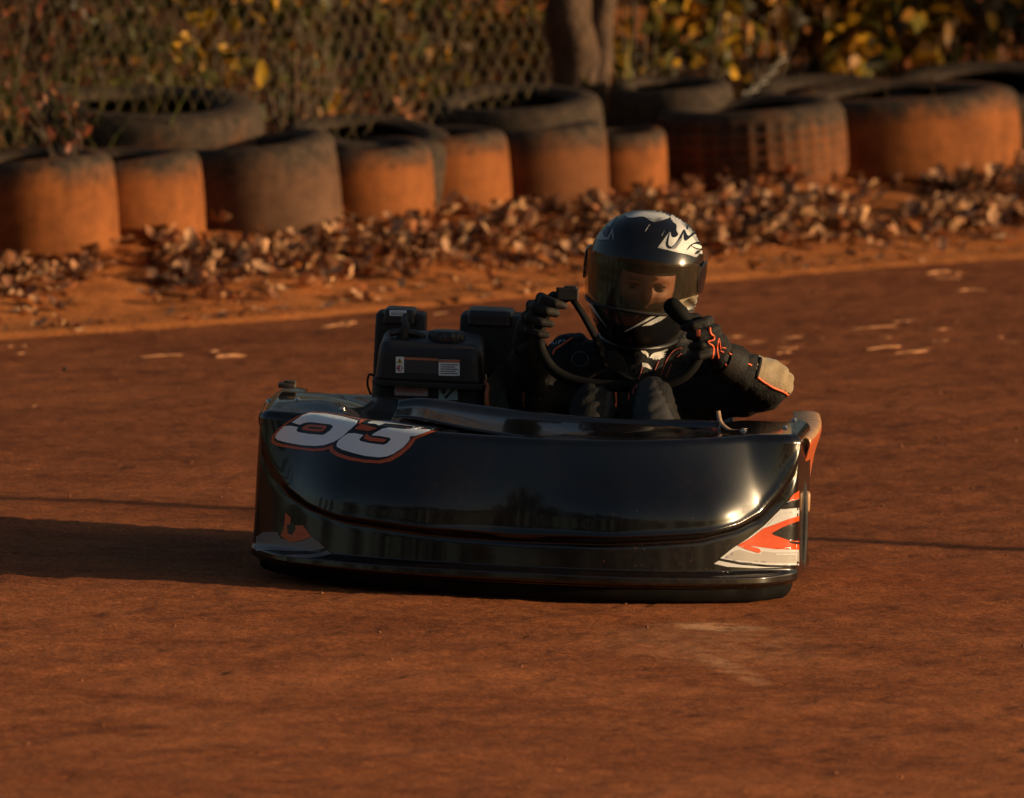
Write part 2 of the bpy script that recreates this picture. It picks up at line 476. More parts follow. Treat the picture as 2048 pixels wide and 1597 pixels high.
# ================================================================== LEAVES (many small folded blades)
LEAF_T = np.array([(0, 0, 0), (0.22, 0.30, 0.06), (0, 0.34, 0.0), (-0.22, 0.30, 0.06), (0.25, 0.66, 0.09), (0, 0.70, 0.02), (-0.25, 0.66, 0.09), (0, 1.05, -0.06)])
LEAF_F = [(0, 1, 2), (0, 2, 3), (1, 4, 5, 2), (2, 5, 6, 3), (4, 7, 5), (5, 7, 6)]
OAK_T = np.array([(0, 0, 0), (0.16, 0.2, 0.05), (0, 0.25, 0), (-0.16, 0.2, 0.05), (0.38, 0.42, 0.16), (0, 0.5, -0.02), (-0.38, 0.42, 0.16), (0.18, 0.62, 0.04), (-0.18, 0.62, 0.05), (0.34, 0.86, 0.2), (0, 0.8, 0.03), (-0.34, 0.86, 0.18), (0, 1.15, 0.16)])
OAK_F = [(0, 1, 2), (0, 2, 3), (1, 4, 5, 2), (2, 5, 6, 3), (4, 7, 5), (5, 8, 6), (7, 10, 5), (5, 10, 8), (7, 9, 12, 10), (8, 10, 12, 11)]
def rot_rand(n, tilt):
    """rotations: heading free, tilted away from flat by about `tilt` radians"""
    hz = nr.rand(n) * 2 * PI; tx = nr.randn(n) * tilt; ty = nr.randn(n) * tilt
    def rz(a): c, s = np.cos(a), np.sin(a); z = np.zeros_like(a); o = np.ones_like(a); return np.stack([np.stack([c, -s, z], -1), np.stack([s, c, z], -1), np.stack([z, z, o], -1)], 1)
    def rx(a): c, s = np.cos(a), np.sin(a); z = np.zeros_like(a); o = np.ones_like(a); return np.stack([np.stack([o, z, z], -1), np.stack([z, c, -s], -1), np.stack([z, s, c], -1)], 1)
    def ry(a): c, s = np.cos(a), np.sin(a); z = np.zeros_like(a); o = np.ones_like(a); return np.stack([np.stack([c, z, s], -1), np.stack([z, o, z], -1), np.stack([-s, z, c], -1)], 1)
    return rz(hz) @ rx(tx) @ ry(ty)
def leaf_mesh(name, pos, size, tilt, cols, mat, parent=None, oak=False, curl=0.6, aspect=1.0):
    n = len(pos); T = (OAK_T if oak else LEAF_T).copy(); F = OAK_F if oak else LEAF_F; k = len(T)
    T = np.repeat(T[None], n, 0); T[:, :, 0] *= aspect
    cu = (nr.rand(n, 1) - 0.3) * curl * 1.6; cu2 = (nr.rand(n, 1) - 0.4) * curl * 1.8
    T[:, :, 2] = T[:, :, 2] * (0.5 + 1.6 * nr.rand(n, 1)) + cu * (T[:, :, 1] - 0.4) ** 2 + cu2 * T[:, :, 0] ** 2 * 2
    T *= size[:, None, None]
    Rm = rot_rand(n, tilt)
    W = np.einsum('nij,nkj->nki', Rm, T) + pos[:, None, :]
    V = W.reshape(-1, 3)
    if parent is not None:
        inv = np.array(ROOTM[root_of(parent).name].inverted()); V = V @ inv[:3, :3].T + inv[:3, 3]
    me = bpy.data.meshes.new(name)
    lv = []; tot = []
    for f in F: lv += list(f); tot.append(len(f))
    lv = np.array(lv); L = (lv[None] + np.arange(n)[:, None] * k).ravel(); tt = np.tile(np.array(tot), n)
    me.vertices.add(len(V)); me.vertices.foreach_set('co', V.ravel())
    me.loops.add(len(L)); me.loops.foreach_set('vertex_index', L.astype(np.int32))
    me.polygons.add(len(tt)); me.polygons.foreach_set('loop_start', (np.cumsum(tt) - tt).astype(np.int32)); me.polygons.foreach_set('loop_total', tt.astype(np.int32))
    me.update(calc_edges=True)
    ca = me.color_attributes.new('Col', 'FLOAT_COLOR', 'POINT')
    cc = np.concatenate([np.repeat(cols, k, 0), np.ones((n * k, 1))], 1)
    ca.data.foreach_set('color', cc.ravel().astype(np.float32))
    o = bpy.data.objects.new(name, me); COL.objects.link(o); me.materials.append(mat)
    if parent is not None: o.parent = parent
    return o
def pick_cols(n, pal, var=0.3):
    pal = np.array(pal); c = pal[nr.randint(0, len(pal), n)]
    return np.clip(c * (1 + (nr.rand(n, 1) - 0.5) * 2 * var), 0, 1)
M_litter = vcol_mat('dry_leaf', 0.7, 0.12)
M_leaf = vcol_mat('live_leaf', 0.5, 0.35)
M_bark = simple('bark', (0.085, 0.045, 0.022), 0.9, 0.5, 18, 0.9, 40, bdist=0.012)
M_twig = simple('twig', (0.11, 0.072, 0.045), 0.85, 0.4, 30, 0.4, 90)

# leaf litter blown up against the tyres
DRY = [(0.36, 0.20, 0.105), (0.28, 0.135, 0.065), (0.18, 0.075, 0.035), (0.44, 0.25, 0.125), (0.10, 0.045, 0.026), (0.36, 0.20, 0.11), (0.25, 0.095, 0.04)]
def litter(n, vlo, vhi, power, xs, zup, smin, smax):
    x = xs[0] + (xs[1] - xs[0]) * nr.rand(n); v = vlo + (vhi - vlo) * nr.rand(n) ** power
    keep = fbm(x, v, 2.6, 3, 5) > 0.35
    x, v = x[keep], v[keep]; y = edge(x) + v
    z = z_verge(x, y, v) + 0.006 + nr.rand(len(x)) * zup * smst(0.3, 0.9, v)
    return np.stack([x, y, z], 1), smin + (smax - smin) * nr.rand(len(x))
P1, S1 = litter(1400, 0.34, 1.0, 0.55, (-2.0, 2.1), 0.008, 0.028, 0.078)
P2, S2 = litter(1300, 0.42, 1.15, 0.6, (0.25, 2.1), 0.035, 0.03, 0.08)
P3, S3 = litter(330, 0.5, 1.1, 0.7, (-2.0, 0.6), 0.02, 0.03, 0.07)
P4, S4 = litter(3600, 0.9, 3.6, 1.0, (-2.6, 2.8), 0.03, 0.04, 0.08)
P5, S5 = litter(260, 0.02, 0.5, 1.0, (-2.0, 2.1), 0.004, 0.02, 0.05)
Pl = np.concatenate([P1, P2, P3, P4, P5]); Sl = np.concatenate([S1, S2, S3, S4, S5])
lit = leaf_mesh('leaf_litter', Pl, Sl, 0.25, pick_cols(len(Pl), DRY, 0.4) * 1.45, M_litter, None, True, 0.7)
tag(lit, 'brown curled fallen leaves heaped along the foot of the tyres', 'leaves', kind='stuff')

# crumbs of clay thrown about on the track
def clods(name, pts, sizes, mat):
    ico = bmesh.new(); bmesh.ops.create_icosphere(ico, subdivisions=1, radius=1.0)
    tv = np.array([v.co[:] for v in ico.verts]); tf = np.array([[v.index for v in f.verts] for f in ico.faces]); ico.free()
    n = len(pts); k = len(tv)
    V = tv[None] * (0.6 + 0.6 * nr.rand(n, k, 1)) * sizes[:, None, None] * np.array([1.3, 1.0, 0.7]) + pts[:, None, :]
    F = (tf[None] + (np.arange(n) * k)[:, None, None]).reshape(-1, 3)
    return obj(name, V.reshape(-1, 3), F.tolist(), mat, None, False)
n = 700
cx = -1.9 + 3.8 * nr.rand(n); cv = -11 + 11.3 * nr.rand(n); cy = edge(cx) + cv
cz = hgt(cx, cy) + relief(cx, cy, cv) + 0.001
M_clod = simple('clay_crumb', (0.30, 0.11, 0.045), 0.95, 0.4, 60)
cl = clods('clay_crumbs', np.stack([cx, cy, cz], 1), 0.0014 + 0.0045 * nr.rand(n) ** 4, M_clod)
# dry ridges left along the racing line, their crests catch the sun
n = 210; rx = -1.9 + 3.8 * nr.rand(n); rv = -0.2 - 2.4 * nr.rand(n) ** 1.4; ry = edge(rx) + rv
kp = fbm(rx, rv, 1.1, 2, 77) > 0.45; rx, rv, ry = rx[kp], rv[kp], ry[kp]
mbr = MB(); 
for i in range(len(rx)):
    a = R(38 + rng.uniform(-14, 14)); L_ = rng.uniform(0.012, 0.06) * (1.6 if rng.random() < 0.25 else 1); hh = rng.uniform(0.003, 0.0065); z0_ = float(hgt(rx[i], ry[i]) + relief(rx[i], ry[i], rv[i])) - 0.001
    pts = [Vector((rx[i] + math.cos(a) * L_ * t, ry[i] + math.sin(a) * L_ * t + 0.006 * math.sin(t * 5 + i), z0_)) for t in np.linspace(-1, 1, 9)]
    tube(mbr, pts, [hh * (1 - abs(t)) ** 0.6 * rng.uniform(0.6, 1.1) + 0.0004 for t in np.linspace(-1, 1, 9)], 6)
tag(mbr.build('clay_ridges', simple('dry_clay_crest', (0.50, 0.23, 0.10), 0.95, 0.3, 70)), 'pale dry ridges of clay scraped up along the far side of the track', 'dirt', kind='stuff')
tag(cl, 'loose crumbs of red clay scattered over the dirt track', 'dirt', kind='stuff')
g = ground_at(129, 739, 0.006)
mb = MB(); ellipsoid(mb, g, (0.0062, 0.006, 0.006), None, 10, 8)
mb.v = [p + Vector((rng.uniform(-1, 1), rng.uniform(-1, 1), rng.uniform(-1, 1))) * 0.0009 for p in mb.v]
tag(mb.build('stone', simple('dark_stone', (0.03, 0.02, 0.016), 0.8)), 'small dark round stone alone on the track at the left', 'stone')

# ================================================================== TYRES
def tyre_mat():
    m, nt, out = new_mat('muddy_tyre')
    a = N(nt, 'ShaderNodeAttribute'); a.attribute_name = 'dirt'
    a2 = N(nt, 'ShaderNodeAttribute'); a2.attribute_name = 'Col'
    tc = N(nt, 'ShaderNodeTexCoord'); P = tc.outputs['Object']
    n1 = noise_tex(nt, 6, 6, 0.65, P); n2 = noise_tex(nt, 28, 6, 0.7, P)
    mpz = N(nt, 'ShaderNodeMapping'); mpz.inputs['Scale'].default_value = (14, 14, 2.5); nt.links.new(P, mpz.inputs['Vector'])
    n3 = noise_tex(nt, 1.0, 4, 0.6, mpz.outputs[0])
    nn = math_n(nt, 'ADD', math_n(nt, 'ADD', math_n(nt, 'MULTIPLY', n1.outputs['Fac'], 0.5), math_n(nt, 'MULTIPLY', n2.outputs['Fac'], 0.25)), math_n(nt, 'MULTIPLY', n3.outputs['Fac'], 0.3))
    k = math_n(nt, 'ADD', math_n(nt, 'MULTIPLY', a.outputs['Fac'], 1.55), math_n(nt, 'MULTIPLY', math_n(nt, 'SUBTRACT', nn, 0.53), 2.0))
    k = ramp(nt, k, [(0.25, (0, 0, 0)), (1.0, (1, 1, 1))]).outputs['Color']
    rub = ramp(nt, n2.outputs['Fac'], [(0.32, (0.016, 0.013, 0.010)), (0.70, (0.085, 0.055, 0.035))]).outputs['Color']
    cl = mixc(nt, 0.9, a2.outputs['Color'], ramp(nt, nn, [(0.4, (0.35, 0.32, 0.3)), (0.66, (1.15, 1.12, 1.1))]).outputs['Color'], 'MULTIPLY')
    c = mixc(nt, k, rub, cl)
    b = N(nt, 'ShaderNodeBsdfPrincipled'); nt.links.new(c, b.inputs['Base Color']); b.inputs['Roughness'].default_value = 0.85; b.inputs['Specular IOR Level'].default_value = 0.2
    bp = N(nt, 'ShaderNodeBump'); bp.inputs['Strength'].default_value = 0.6; bp.inputs['Distance'].default_value = 0.006
    nt.links.new(nn, bp.inputs['Height']); nt.links.new(bp.outputs[0], b.inputs['Normal']); nt.links.new(b.outputs[0], out.inputs[0])
    return m
M_tyre = tyre_mat()
def tyre(center, r, H, tilt_x, tilt_y, dirt, clay, label, tread=None, group='old tyres lying along the track edge', seed=0, part_tread=False):
    """an old tyre lying flat; centre = middle of its base"""
    rb = 0.56 * r; nseg = 168 if tread else 96
    prof = [(rb, 0.06, 0.1), (0.62 * r, 0.025, 0.3), (0.78 * r, 0.0, 0.8), (0.93 * r, 0.02, 1), (0.985 * r, 0.07, 1)]
    rows = 36 if tread else 12
    for i in range(rows + 1):
        t = i / rows; prof.append((r * (1.0 + 0.012 * math.sin(PI * t)), 0.11 + 0.74 * t, 1 - 0.78 * max(0, (t - 0.50) / 0.50) ** 1.6))
    prof += [(0.985 * r, 0.905, 0.16), (0.955 * r, 0.955, 0.1), (0.90 * r, 0.985, 0.14), (0.82 * r, 1.0, 0.22), (0.73 * r, 0.995, 0.2), (0.67 * r, 0.985, 0.08), (0.655 * r, 0.97, 0.08), (0.61 * r, 0.965, 0.1), (rb, 0.94, 0.0),
             (rb + 0.012, 0.89, 0.0), (0.75 * r, 0.90, 0.0), (0.90 * r, 0.84, 0.1), (0.945 * r, 0.5, 0.2), (0.9 * r, 0.14, 0.4), (0.7 * r, 0.09, 0.3), (rb + 0.012, 0.10, 0.1)]
    np_ = len(prof); v = []; dv = []
    M = Matrix.Translation(center) @ Euler((tilt_x, tilt_y, 0)).to_matrix().to_4x4() @ Matrix.Rotation(seed * 1.3, 4, 'Z')
    sag = [0.012 * math.sin(2 * (2 * PI * i / nseg) + seed) + 0.008 * math.sin(3 * (2 * PI * i / nseg) + 2.1 * seed) for i in range(nseg)]
    for i in range(nseg):
        th = 2 * PI * i / nseg
        for j, (pr, pz, dd) in enumerate(prof):
            rr = pr * (1 + sag[i] * 0.6); zz = pz * H * (1 + (sag[i] * 1.2 if pz > 0.5 else 0)); d2 = dd
            if tread and 4 < j < 5 + rows + 1 and 0.14 < pz < 0.86:
                nb = tread[0]; nrw = tread[1]
                a_ = (th * nb / (2 * PI)) % 1.0; b_ = ((pz - 0.14) / 0.72 * nrw) % 1.0
                gx = min(smooth01(a_ / 0.2), smooth01((1 - a_) / 0.2)); gz = min(smooth01(b_ / 0.2), smooth01((1 - b_) / 0.2))
                pit = (1 - gx * gz)
                rr += 0.010 * pit - 0.004; d2 = dd * (0.45 + 0.55 * pit)
            v.append(M @ Vector((rr * math.cos(th), rr * math.sin(th), zz))); dv.append(d2 * dirt if dd > 0.3 else d2 * 1.5 * dirt)
    f = grid_faces(nseg, np_, True)
    f += [((i * np_) + np_ - 1, ((i + 1) % nseg) * np_ + np_ - 1, ((i + 1) % nseg) * np_, i * np_) for i in range(nseg)]
    base = Matrix.Translation(center)
    o = obj('tyre', [base.inverted() @ p for p in v], f, M_tyre, None, True)
    o.matrix_basis = base; ROOTM[o.name] = base
    me = o.data
    a = me.attributes.new('dirt', 'FLOAT', 'POINT'); a.data.foreach_set('value', np.array(dv, dtype=np.float32))
    ca = me.color_attributes.new('Col', 'FLOAT_COLOR', 'POINT'); ca.data.foreach_set('color', np.tile(np.array([*clay, 1.0], dtype=np.float32), len(v)))
    return tag(o, label, 'tyre', group)
def smooth01(t): t = max(0.0, min(1.0, t)); return t * t * (3 - 2 * t)
ORANGE = (0.26, 0.085, 0.021); BROWN = (0.13, 0.066, 0.036); RUST = (0.17, 0.062, 0.021)
def tyre_px(right, base, r, H, *a, dy=0.0, **k):
    g = ground_at(right, base); c = Vector((g.x - r * 1.0, g.y + dy, 0)); c.z = float(hgt(c.x, c.y)) - 0.012 + k.pop('dz', 0.0)
    return tyre(c, r, H, *a, **k)
tyre_px(243, 517, 0.26, 0.305, R(0.8), R(-4), 1.0, ORANGE, 'orange mud-caked tyre at the left end of the front row', seed=1)
tyre_px(413, 488, 0.235, 0.275, R(0.8), R(-4), 1.0, ORANGE, 'narrow mud-caked tyre between the left end tyre and the grey-brown tyre', seed=2)
tyre_px(686, 462, 0.265, 0.285, R(0.8), R(-6), 0.72, BROWN, 'wide grey-brown tyre with hardly any orange mud', seed=3)
tyre_px(874, 447, 0.23, 0.245, R(0.8), R(-5), 1.0, ORANGE, 'bright orange tyre just right of the grey-brown one', seed=4)
tyre_px(1027, 422, 0.225, 0.24, R(0.8), R(-5), 0.95, ORANGE, 'orange tyre with a scarred dark rim, next left of the dull brown tyre', seed=5)
tyre_px(1219, 412, 0.215, 0.255, R(0.8), R(-3), 0.80, RUST, 'dull brown tyre behind the engine, left of the small orange tyre', seed=6, dy=0.05)
tyre_px(1336, 397, 0.155, 0.215, R(0.8), R(-2), 1.0, ORANGE, 'smallest orange tyre, above the helmet', seed=7, dy=0.04)
tyre_px(1697, 372, 0.30, 0.26, R(0.8), R(-4), 0.9, RUST, 'tyre with a square block tread half caked in mud', tread=(34, 5), seed=8)
tyre_px(2043, 350, 0.40, 0.27, R(0.8), R(-3), 1.0, ORANGE, 'wide smooth orange tyre at the right end of the row', seed=9)
# the row goes on beyond both edges of the picture
tyre_px(-110, 560, 0.26, 0.29, R(1), R(-3), 0.95, ORANGE, 'orange tyre just outside the picture on the left', seed=21)
tyre_px(-420, 600, 0.25, 0.28, R(1), R(-2), 0.7, RUST, 'dull tyre further outside the picture on the left', seed=22)
tyre_px(2480, 318, 0.34, 0.28, R(2), R(-3), 0.9, ORANGE, 'orange tyre just outside the picture on the right', seed=23)
# second row behind
G2 = 'dark tyres in the second row'
def tyre_back(cx, y, r, H, dz, *a, **k):
    p = at(cx, 240, y); c = Vector((p.x, y, float(hgt(p.x, y)) - 0.012 + dz)); return tyre(c, r, H, *a, group=G2, **k)
tyre_back(285, 8.42, 0.36, 0.33, 0.0, R(5), R(2), 0.45, RUST, 'big dark tyre behind the two left front tyres, with grass growing against it', seed=11)
tyre_back(725, 8.70, 0.27, 0.25, 0.0, R(7), R(4), 0.18, BROWN, 'dark hollow tyre behind the bright orange tyre', seed=12)
tyre_back(1035, 9.25, 0.28, 0.295, 0.0, R(6), R(-3), 0.25, BROWN, 'tall dark tyre rising behind the dull brown tyre, below the tree', seed=13)
tyre_back(1345, 10.0, 0.20, 0.25, 0.0, R(4), R(-2), 0.12, BROWN, 'black tyre behind the smallest orange tyre and the helmet', seed=14)
tyre_back(1665, 10.35, 0.30, 0.21, 0.0, R(9), R(3), 0.12, BROWN, 'black tyre with a chain over it behind the block-tread tyre', seed=15)
tyre_back(1975, 10.72, 0.34, 0.22, 0.0, R(7), R(0), 0.2, BROWN, 'large dark tyre at the right behind the wide smooth orange tyre', seed=16)

# chain lying over a tyre
M_galv = simple('galvanised_steel', (0.20, 0.18, 0.15), 0.45, 0.2, 60, metal=0.9)
ch = MB(); pa = at(1492, 190, 10.02); pb = at(1566, 116, 10.22)
for i in range(9):
    t = i / 8; c = pa.lerp(pb, t) + Vector((0, 0, -0.012 * math.sin(PI * t)))
    d = (pb - pa).normalized(); q = Vector((0, -1, 0.25)).normalized() if i % 2 == 0 else d.cross(Vector((0, -1, 0.25))).normalized()
    w_ = q.cross(d).normalized()
    loop = [c + d * 0.016 * math.cos(a) + w_ * 0.009 * math.sin(a) for a in [2 * PI * k / 16 for k in range(16)]]
    tube(ch, loop, 0.0032, 8, closed=True)
tag(ch.build('chain', M_galv), 'short galvanised chain hanging by the black tyre on the right', 'chain')

# ================================================================== FENCE, TREE, UNDERGROWTH
M_wire = simple('rusty_wire', (0.13, 0.095, 0.045), 0.6, 0.4, 40, metal=0.5)
fr = thing('chain_link_fence', Matrix.Translation((-1.0, float(edge(-1.0)) + 1.95, float(hgt(-1.0, edge(-1.0) + 1.95)))), 'thin brown chain-link fence behind the tyres, ending at the forked tree', 'fence')
def fence_pt(s, z):
    x = -3.0 + s * 0.74; y = float(edge(x)) + 1.95 + 0.05 * math.sin(s * 2.2); b = float(hgt(x, y))
    return Vector((x + 0.03 * math.sin(z * 5 + s * 1.7) + 0.012 * math.sin(7 * s + 9 * z), y - 0.05 * z + 0.05 * math.sin(3 * s + 4 * z), b + z + 0.02 * math.sin(4 * s)))
FL = 4.2
mb = MB(); k = 0
step = 0.060; Hf = 1.55
s0 = -Hf
while s0 < FL:
    for sg in (1, -1):
        pl = []
        for q in range(19):
            z = Hf * q / 18; s = s0 + z * 0.62 if sg > 0 else s0 + Hf * 0.62 - z * 0.62
            if 0 <= s <= FL: pl.append(fence_pt(s, z))
        if len(pl) > 1: tube(mb, pl, 0.0015, 4, caps=False)
    s0 += step
mb.build('wire_mesh', M_wire, fr)
M_post = simple('fence_post_steel', (0.07, 0.045, 0.03), 0.6, 0.35, 30, metal=0.3, dust=0.5)
for s in (0.02, 1.0):
    mb = MB(); a = fence_pt(s, -0.05); b = fence_pt(s, 1.62); tube(mb, [a, b], 0.0105, 12); ellipsoid(mb, b, (0.018, 0.018, 0.011), None, 12, 6); mb.build('fence_post', M_post, fr)

def tree(name, base, stems, crown_c, crown_r, nleaf, lsize, pal, label, cat='tree', group=None, limbs=6, mat=None):
    t = thing(name, Matrix.Translation(base), label, cat, group)
    mb = MB()
    for (pts, rads) in stems: tube(mb, catmull(pts, 9), [rads[0] + (rads[1] - rads[0]) * i / (9 * (len(pts) - 1)) for i in range(9 * (len(pts) - 1) + 1)], 24)
    mb.v = [p + Vector((mnoise.noise(p * 7), mnoise.noise(p * 7 + Vector((9, 3, 1))), 0)) * 0.022 + Vector((mnoise.noise(p * 30), mnoise.noise(p * 30 + Vector((4, 4, 4))), 0)) * 0.007 for p in mb.v]
    top = Vector(stems[0][0][-1])
    cc = Vector(crown_c)
    for i in range(limbs):
        a = 2 * PI * i / limbs + rng.random(); e = cc + Vector((math.cos(a) * crown_r[0] * 0.75, math.sin(a) * crown_r[1] * 0.75, rng.uniform(-0.2, 0.6) * crown_r[2]))
        m_ = top.lerp(e, 0.5) + Vector((0, 0, 0.12 * crown_r[2]))
        tube(mb, catmull([top - Vector((0, 0, 0.1)), m_, e], 5), [stems[0][1][1] * (1 - 0.085 * q) for q in range(11)], 8)
    mb.build('trunk', mat or M_bark, t)
    # leaves gathered into clumps with gaps between them
    nc = 46; cl_ = []
    for i in range(nc):
        while True:
            d = Vector((rng.uniform(-1, 1), rng.uniform(-1, 1), rng.uniform(-1, 1)))
            if 0.25 < d.length < 1: break
        cl_.append((cc.x + d.x * crown_r[0], cc.y + d.y * crown_r[1], cc.z + d.z * crown_r[2]))
    cl_ = np.array(cl_); idx = nr.randint(0, nc, nleaf)
    P = cl_[idx] + nr.randn(nleaf, 3) * np.array(crown_r) * 0.15
    leaf_mesh('crown', P, lsize * (0.6 + 0.8 * nr.rand(nleaf)), 0.9, pick_cols(nleaf, pal, 0.35), M_leaf, t)
    return t
YEL = [(0.62, 0.36, 0.025), (0.52, 0.28, 0.022), (0.40, 0.18, 0.02), (0.15, 0.12, 0.018), (0.07, 0.065, 0.014), (0.04, 0.035, 0.01)]
GRN = [(0.07, 0.08, 0.016), (0.04, 0.05, 0.013), (0.09, 0.09, 0.018), (0.13, 0.11, 0.02)]
RUS = [(0.13, 0.055, 0.009), (0.06, 0.035, 0.008), (0.035, 0.022, 0.007), (0.19, 0.085, 0.012), (0.06, 0.055, 0.01)]
PINK = [(0.30, 0.085, 0.04), (0.16, 0.05, 0.022), (0.08, 0.04, 0.014), (0.05, 0.045, 0.015), (0.03, 0.02, 0.01)]
def gp(px, y, dz=0.0):
    p = at(px, 150, y); return Vector((p.x, y, float(hgt(p.x, y)) + dz))
# forked tree behind the tyres
b0 = gp(1140, 10.2)
fork = b0 + Vector((0, 0, 0.28))
tb = [([b0 - Vector((-0.01, 0, 0.1)), b0 + Vector((0.02, 0, 0.3)), b0 + Vector((-0.06, 0, 1.0)), b0 + Vector((-0.10, 0.05, 2.3))], (0.088, 0.062)),
      ([b0 + Vector((0.055, 0.0, -0.1)), b0 + Vector((0.09, 0.0, 0.3)), b0 + Vector((0.16, 0.02, 0.9)), b0 + Vector((0.28, 0.0, 2.2))], (0.055, 0.038))]
tree('tree', b0, tb, b0 + Vector((0, 0.6, 3.5)), (1.9, 1.6, 1.2), 2600, 0.10, YEL + GRN, 'forked tree trunk rising behind the tyres above the driver')

def shrub(px, y, wdt, hgt_, nleaf, lsize, pal, label, nst=9, lean=0.0, tilt=1.0, group='undergrowth behind the tyres', x=None, asp=1.0):
    b = gp(px, y) if x is None else Vector((x, y, float(hgt(x, y))))
    t = thing('shrub', Matrix.Translation(b), label, 'shrub', group)
    mb = MB(); tips = []
    for i in range(nst):
        a = rng.uniform(0, 2 * PI); r_ = wdt * rng.uniform(0.1, 0.6); h = hgt_ * rng.uniform(0.55, 1.05)
        s = b + Vector((math.cos(a) * r_ * 0.35, math.sin(a) * r_ * 0.35, -0.03)); e = b + Vector((math.cos(a) * r_ + lean * h, math.sin(a) * r_ * 0.7, h))
        m_ = s.lerp(e, 0.55) + Vector((rng.uniform(-1, 1), rng.uniform(-1, 1), 0)) * 0.05
        pl = catmull([s, m_, e], 5); tube(mb, pl, [0.006 * (1 - 0.07 * q) for q in range(11)], 5, caps=False); tips.append(pl)
        for _ in range(3):
            q = rng.choice(pl[3:]); e2 = q + Vector((rng.uniform(-1, 1), rng.uniform(-1, 1), rng.uniform(-0.2, 1))) * 0.16
            tube(mb, [q, e2], 0.003, 4, caps=False); tips.append([q, q.lerp(e2, 0.5), e2])
    mb.build('stem', M_twig, t)
    P = []
    for _ in range(nleaf):
        pl = rng.choice(tips); q = rng.choice(pl[1:]); P.append(q + Vector((rng.gauss(0, 1), rng.gauss(0, 1), rng.gauss(0, 1))) * 0.045)
    P = np.array([p[:] for p in P])
    leaf_mesh('foliage', P, lsize * (0.5 + 0.9 * nr.rand(nleaf)), tilt, pick_cols(nleaf, pal, 0.4), M_leaf, t, False, 0.7, asp)
    return t
SH = [
 (-40, 8.6, .34, 1.0, 420, .055, PINK, 'tangled weeds with pinkish dry leaves at the far left edge', 12),
 (110, 8.9, .30, 0.9, 330, .05, PINK, 'weeds with russet leaves behind the grass at the left', 12),
 (270, 9.1, .34, 0.8, 360, .05, GRN, 'dark green brush behind the fence, second from the left edge', 10),
 (430, 9.3, .30, 0.9, 340, .07, YEL, 'dull yellow shrub behind the fence at the left', 9),
 (560, 9.6, .34, 0.8, 380, .055, RUS[:2] + GRN, 'russet and green bush behind the fence above the grey-brown tyre', 10),
 (640, 9.8, .28, 1.0, 280, .065, GRN + YEL, 'thin green and yellow shrub at the middle fence post', 9),
 (800, 10.0, .34, 0.75, 460, .06, RUS[:2] + GRN + YEL[2:4], 'half dead olive-brown bracken clump left of the forked tree', 12),
 (930, 10.2, .30, 0.8, 380, .065, RUS, 'rust-coloured fern clump next to the forked tree', 10),
 (1068, 10.6, .17, 0.9, 230, .075, YEL, 'bright yellow sapling right beside the forked trunk', 7),
 (1265, 10.5, .26, 0.9, 300, .075, GRN + YEL, 'olive leaved sapling right of the forked trunk', 8),
 (1390, 10.7, .34, 0.9, 420, .075, YEL, 'yellow and brown shrub above the block-tread tyre', 11),
 (1530, 10.9, .34, 0.95, 420, .08, YEL + RUS, 'amber shrub above the hanging chain', 11),
 (1670, 11.2, .34, 0.9, 520, .12, YEL, 'golden leaved shrub, brightest of the undergrowth', 10),
 (1800, 11.4, .34, 0.9, 480, .11, YEL, 'yellow shrub above the large dark tyre', 11),
 (1935, 11.5, .34, 0.95, 460, .10, YEL + YEL + RUS[:2], 'orange-brown shrub near the right edge', 11),
 (2080, 11.5, .34, 1.0, 420, .075, RUS + YEL[:3], 'rusty brown brush cut off by the right edge of the picture', 11),
]
for a in SH: shrub(a[0], a[1], a[2], a[3], a[4], a[5], a[6], a[7], a[8])
# taller bushes added outside the picture on the right to shade the undergrowth
for (x, y, h, lb) in ((5.2, 10.9, 2.2, 'unseen tall bush added for shade beyond the right edge'), (3.6, 12.8, 2.3, 'unseen tall bush added for shade further back in the wood')):
    shrub(0, y, 0.75, h, 1500, .12, GRN + RUS, lb, 22, group='tall bushes added for shade right of the picture', x=x)
# the wood behind, one mass
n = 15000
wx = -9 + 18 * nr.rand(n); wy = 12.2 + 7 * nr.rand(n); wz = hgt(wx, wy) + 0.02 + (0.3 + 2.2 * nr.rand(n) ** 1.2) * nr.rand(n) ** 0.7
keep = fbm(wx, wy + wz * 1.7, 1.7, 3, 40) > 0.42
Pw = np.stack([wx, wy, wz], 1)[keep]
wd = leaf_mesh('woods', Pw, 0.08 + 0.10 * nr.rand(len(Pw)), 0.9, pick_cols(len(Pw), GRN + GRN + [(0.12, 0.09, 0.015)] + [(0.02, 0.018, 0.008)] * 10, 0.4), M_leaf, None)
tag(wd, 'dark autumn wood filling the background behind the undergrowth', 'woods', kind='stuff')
# bare upright saplings in the undergrowth
for i, (px, y, r_, ln, lb) in enumerate(((1330, 11.0, .007, .05, 'thin bare sapling right of the forked tree'), (1480, 11.3, .009, -.06, 'thin bare sapling above the chain'), (1600, 11.1, .006, .03, 'thinnest bare sapling between the amber and golden shrubs'), (1905, 11.8, .012, .02, 'bare sapling near the right edge, thickest of the thin stems'), (590, 9.45, .010, .0, 'brown sapling standing at the middle fence post'))):
    b = gp(px, y, -0.05); mb = MB(); tube(mb, catmull([b, b + Vector((ln * 0.5, 0.02, 0.5)), b + Vector((ln, 0, 1.1)), b + Vector((ln * 3, 0.05, 2.0))], 5), [r_ * (1 - 0.04 * k) for k in range(16)], 8)
    tag(mb.build('sapling', M_bark), lb, 'sapling', 'bare saplings')
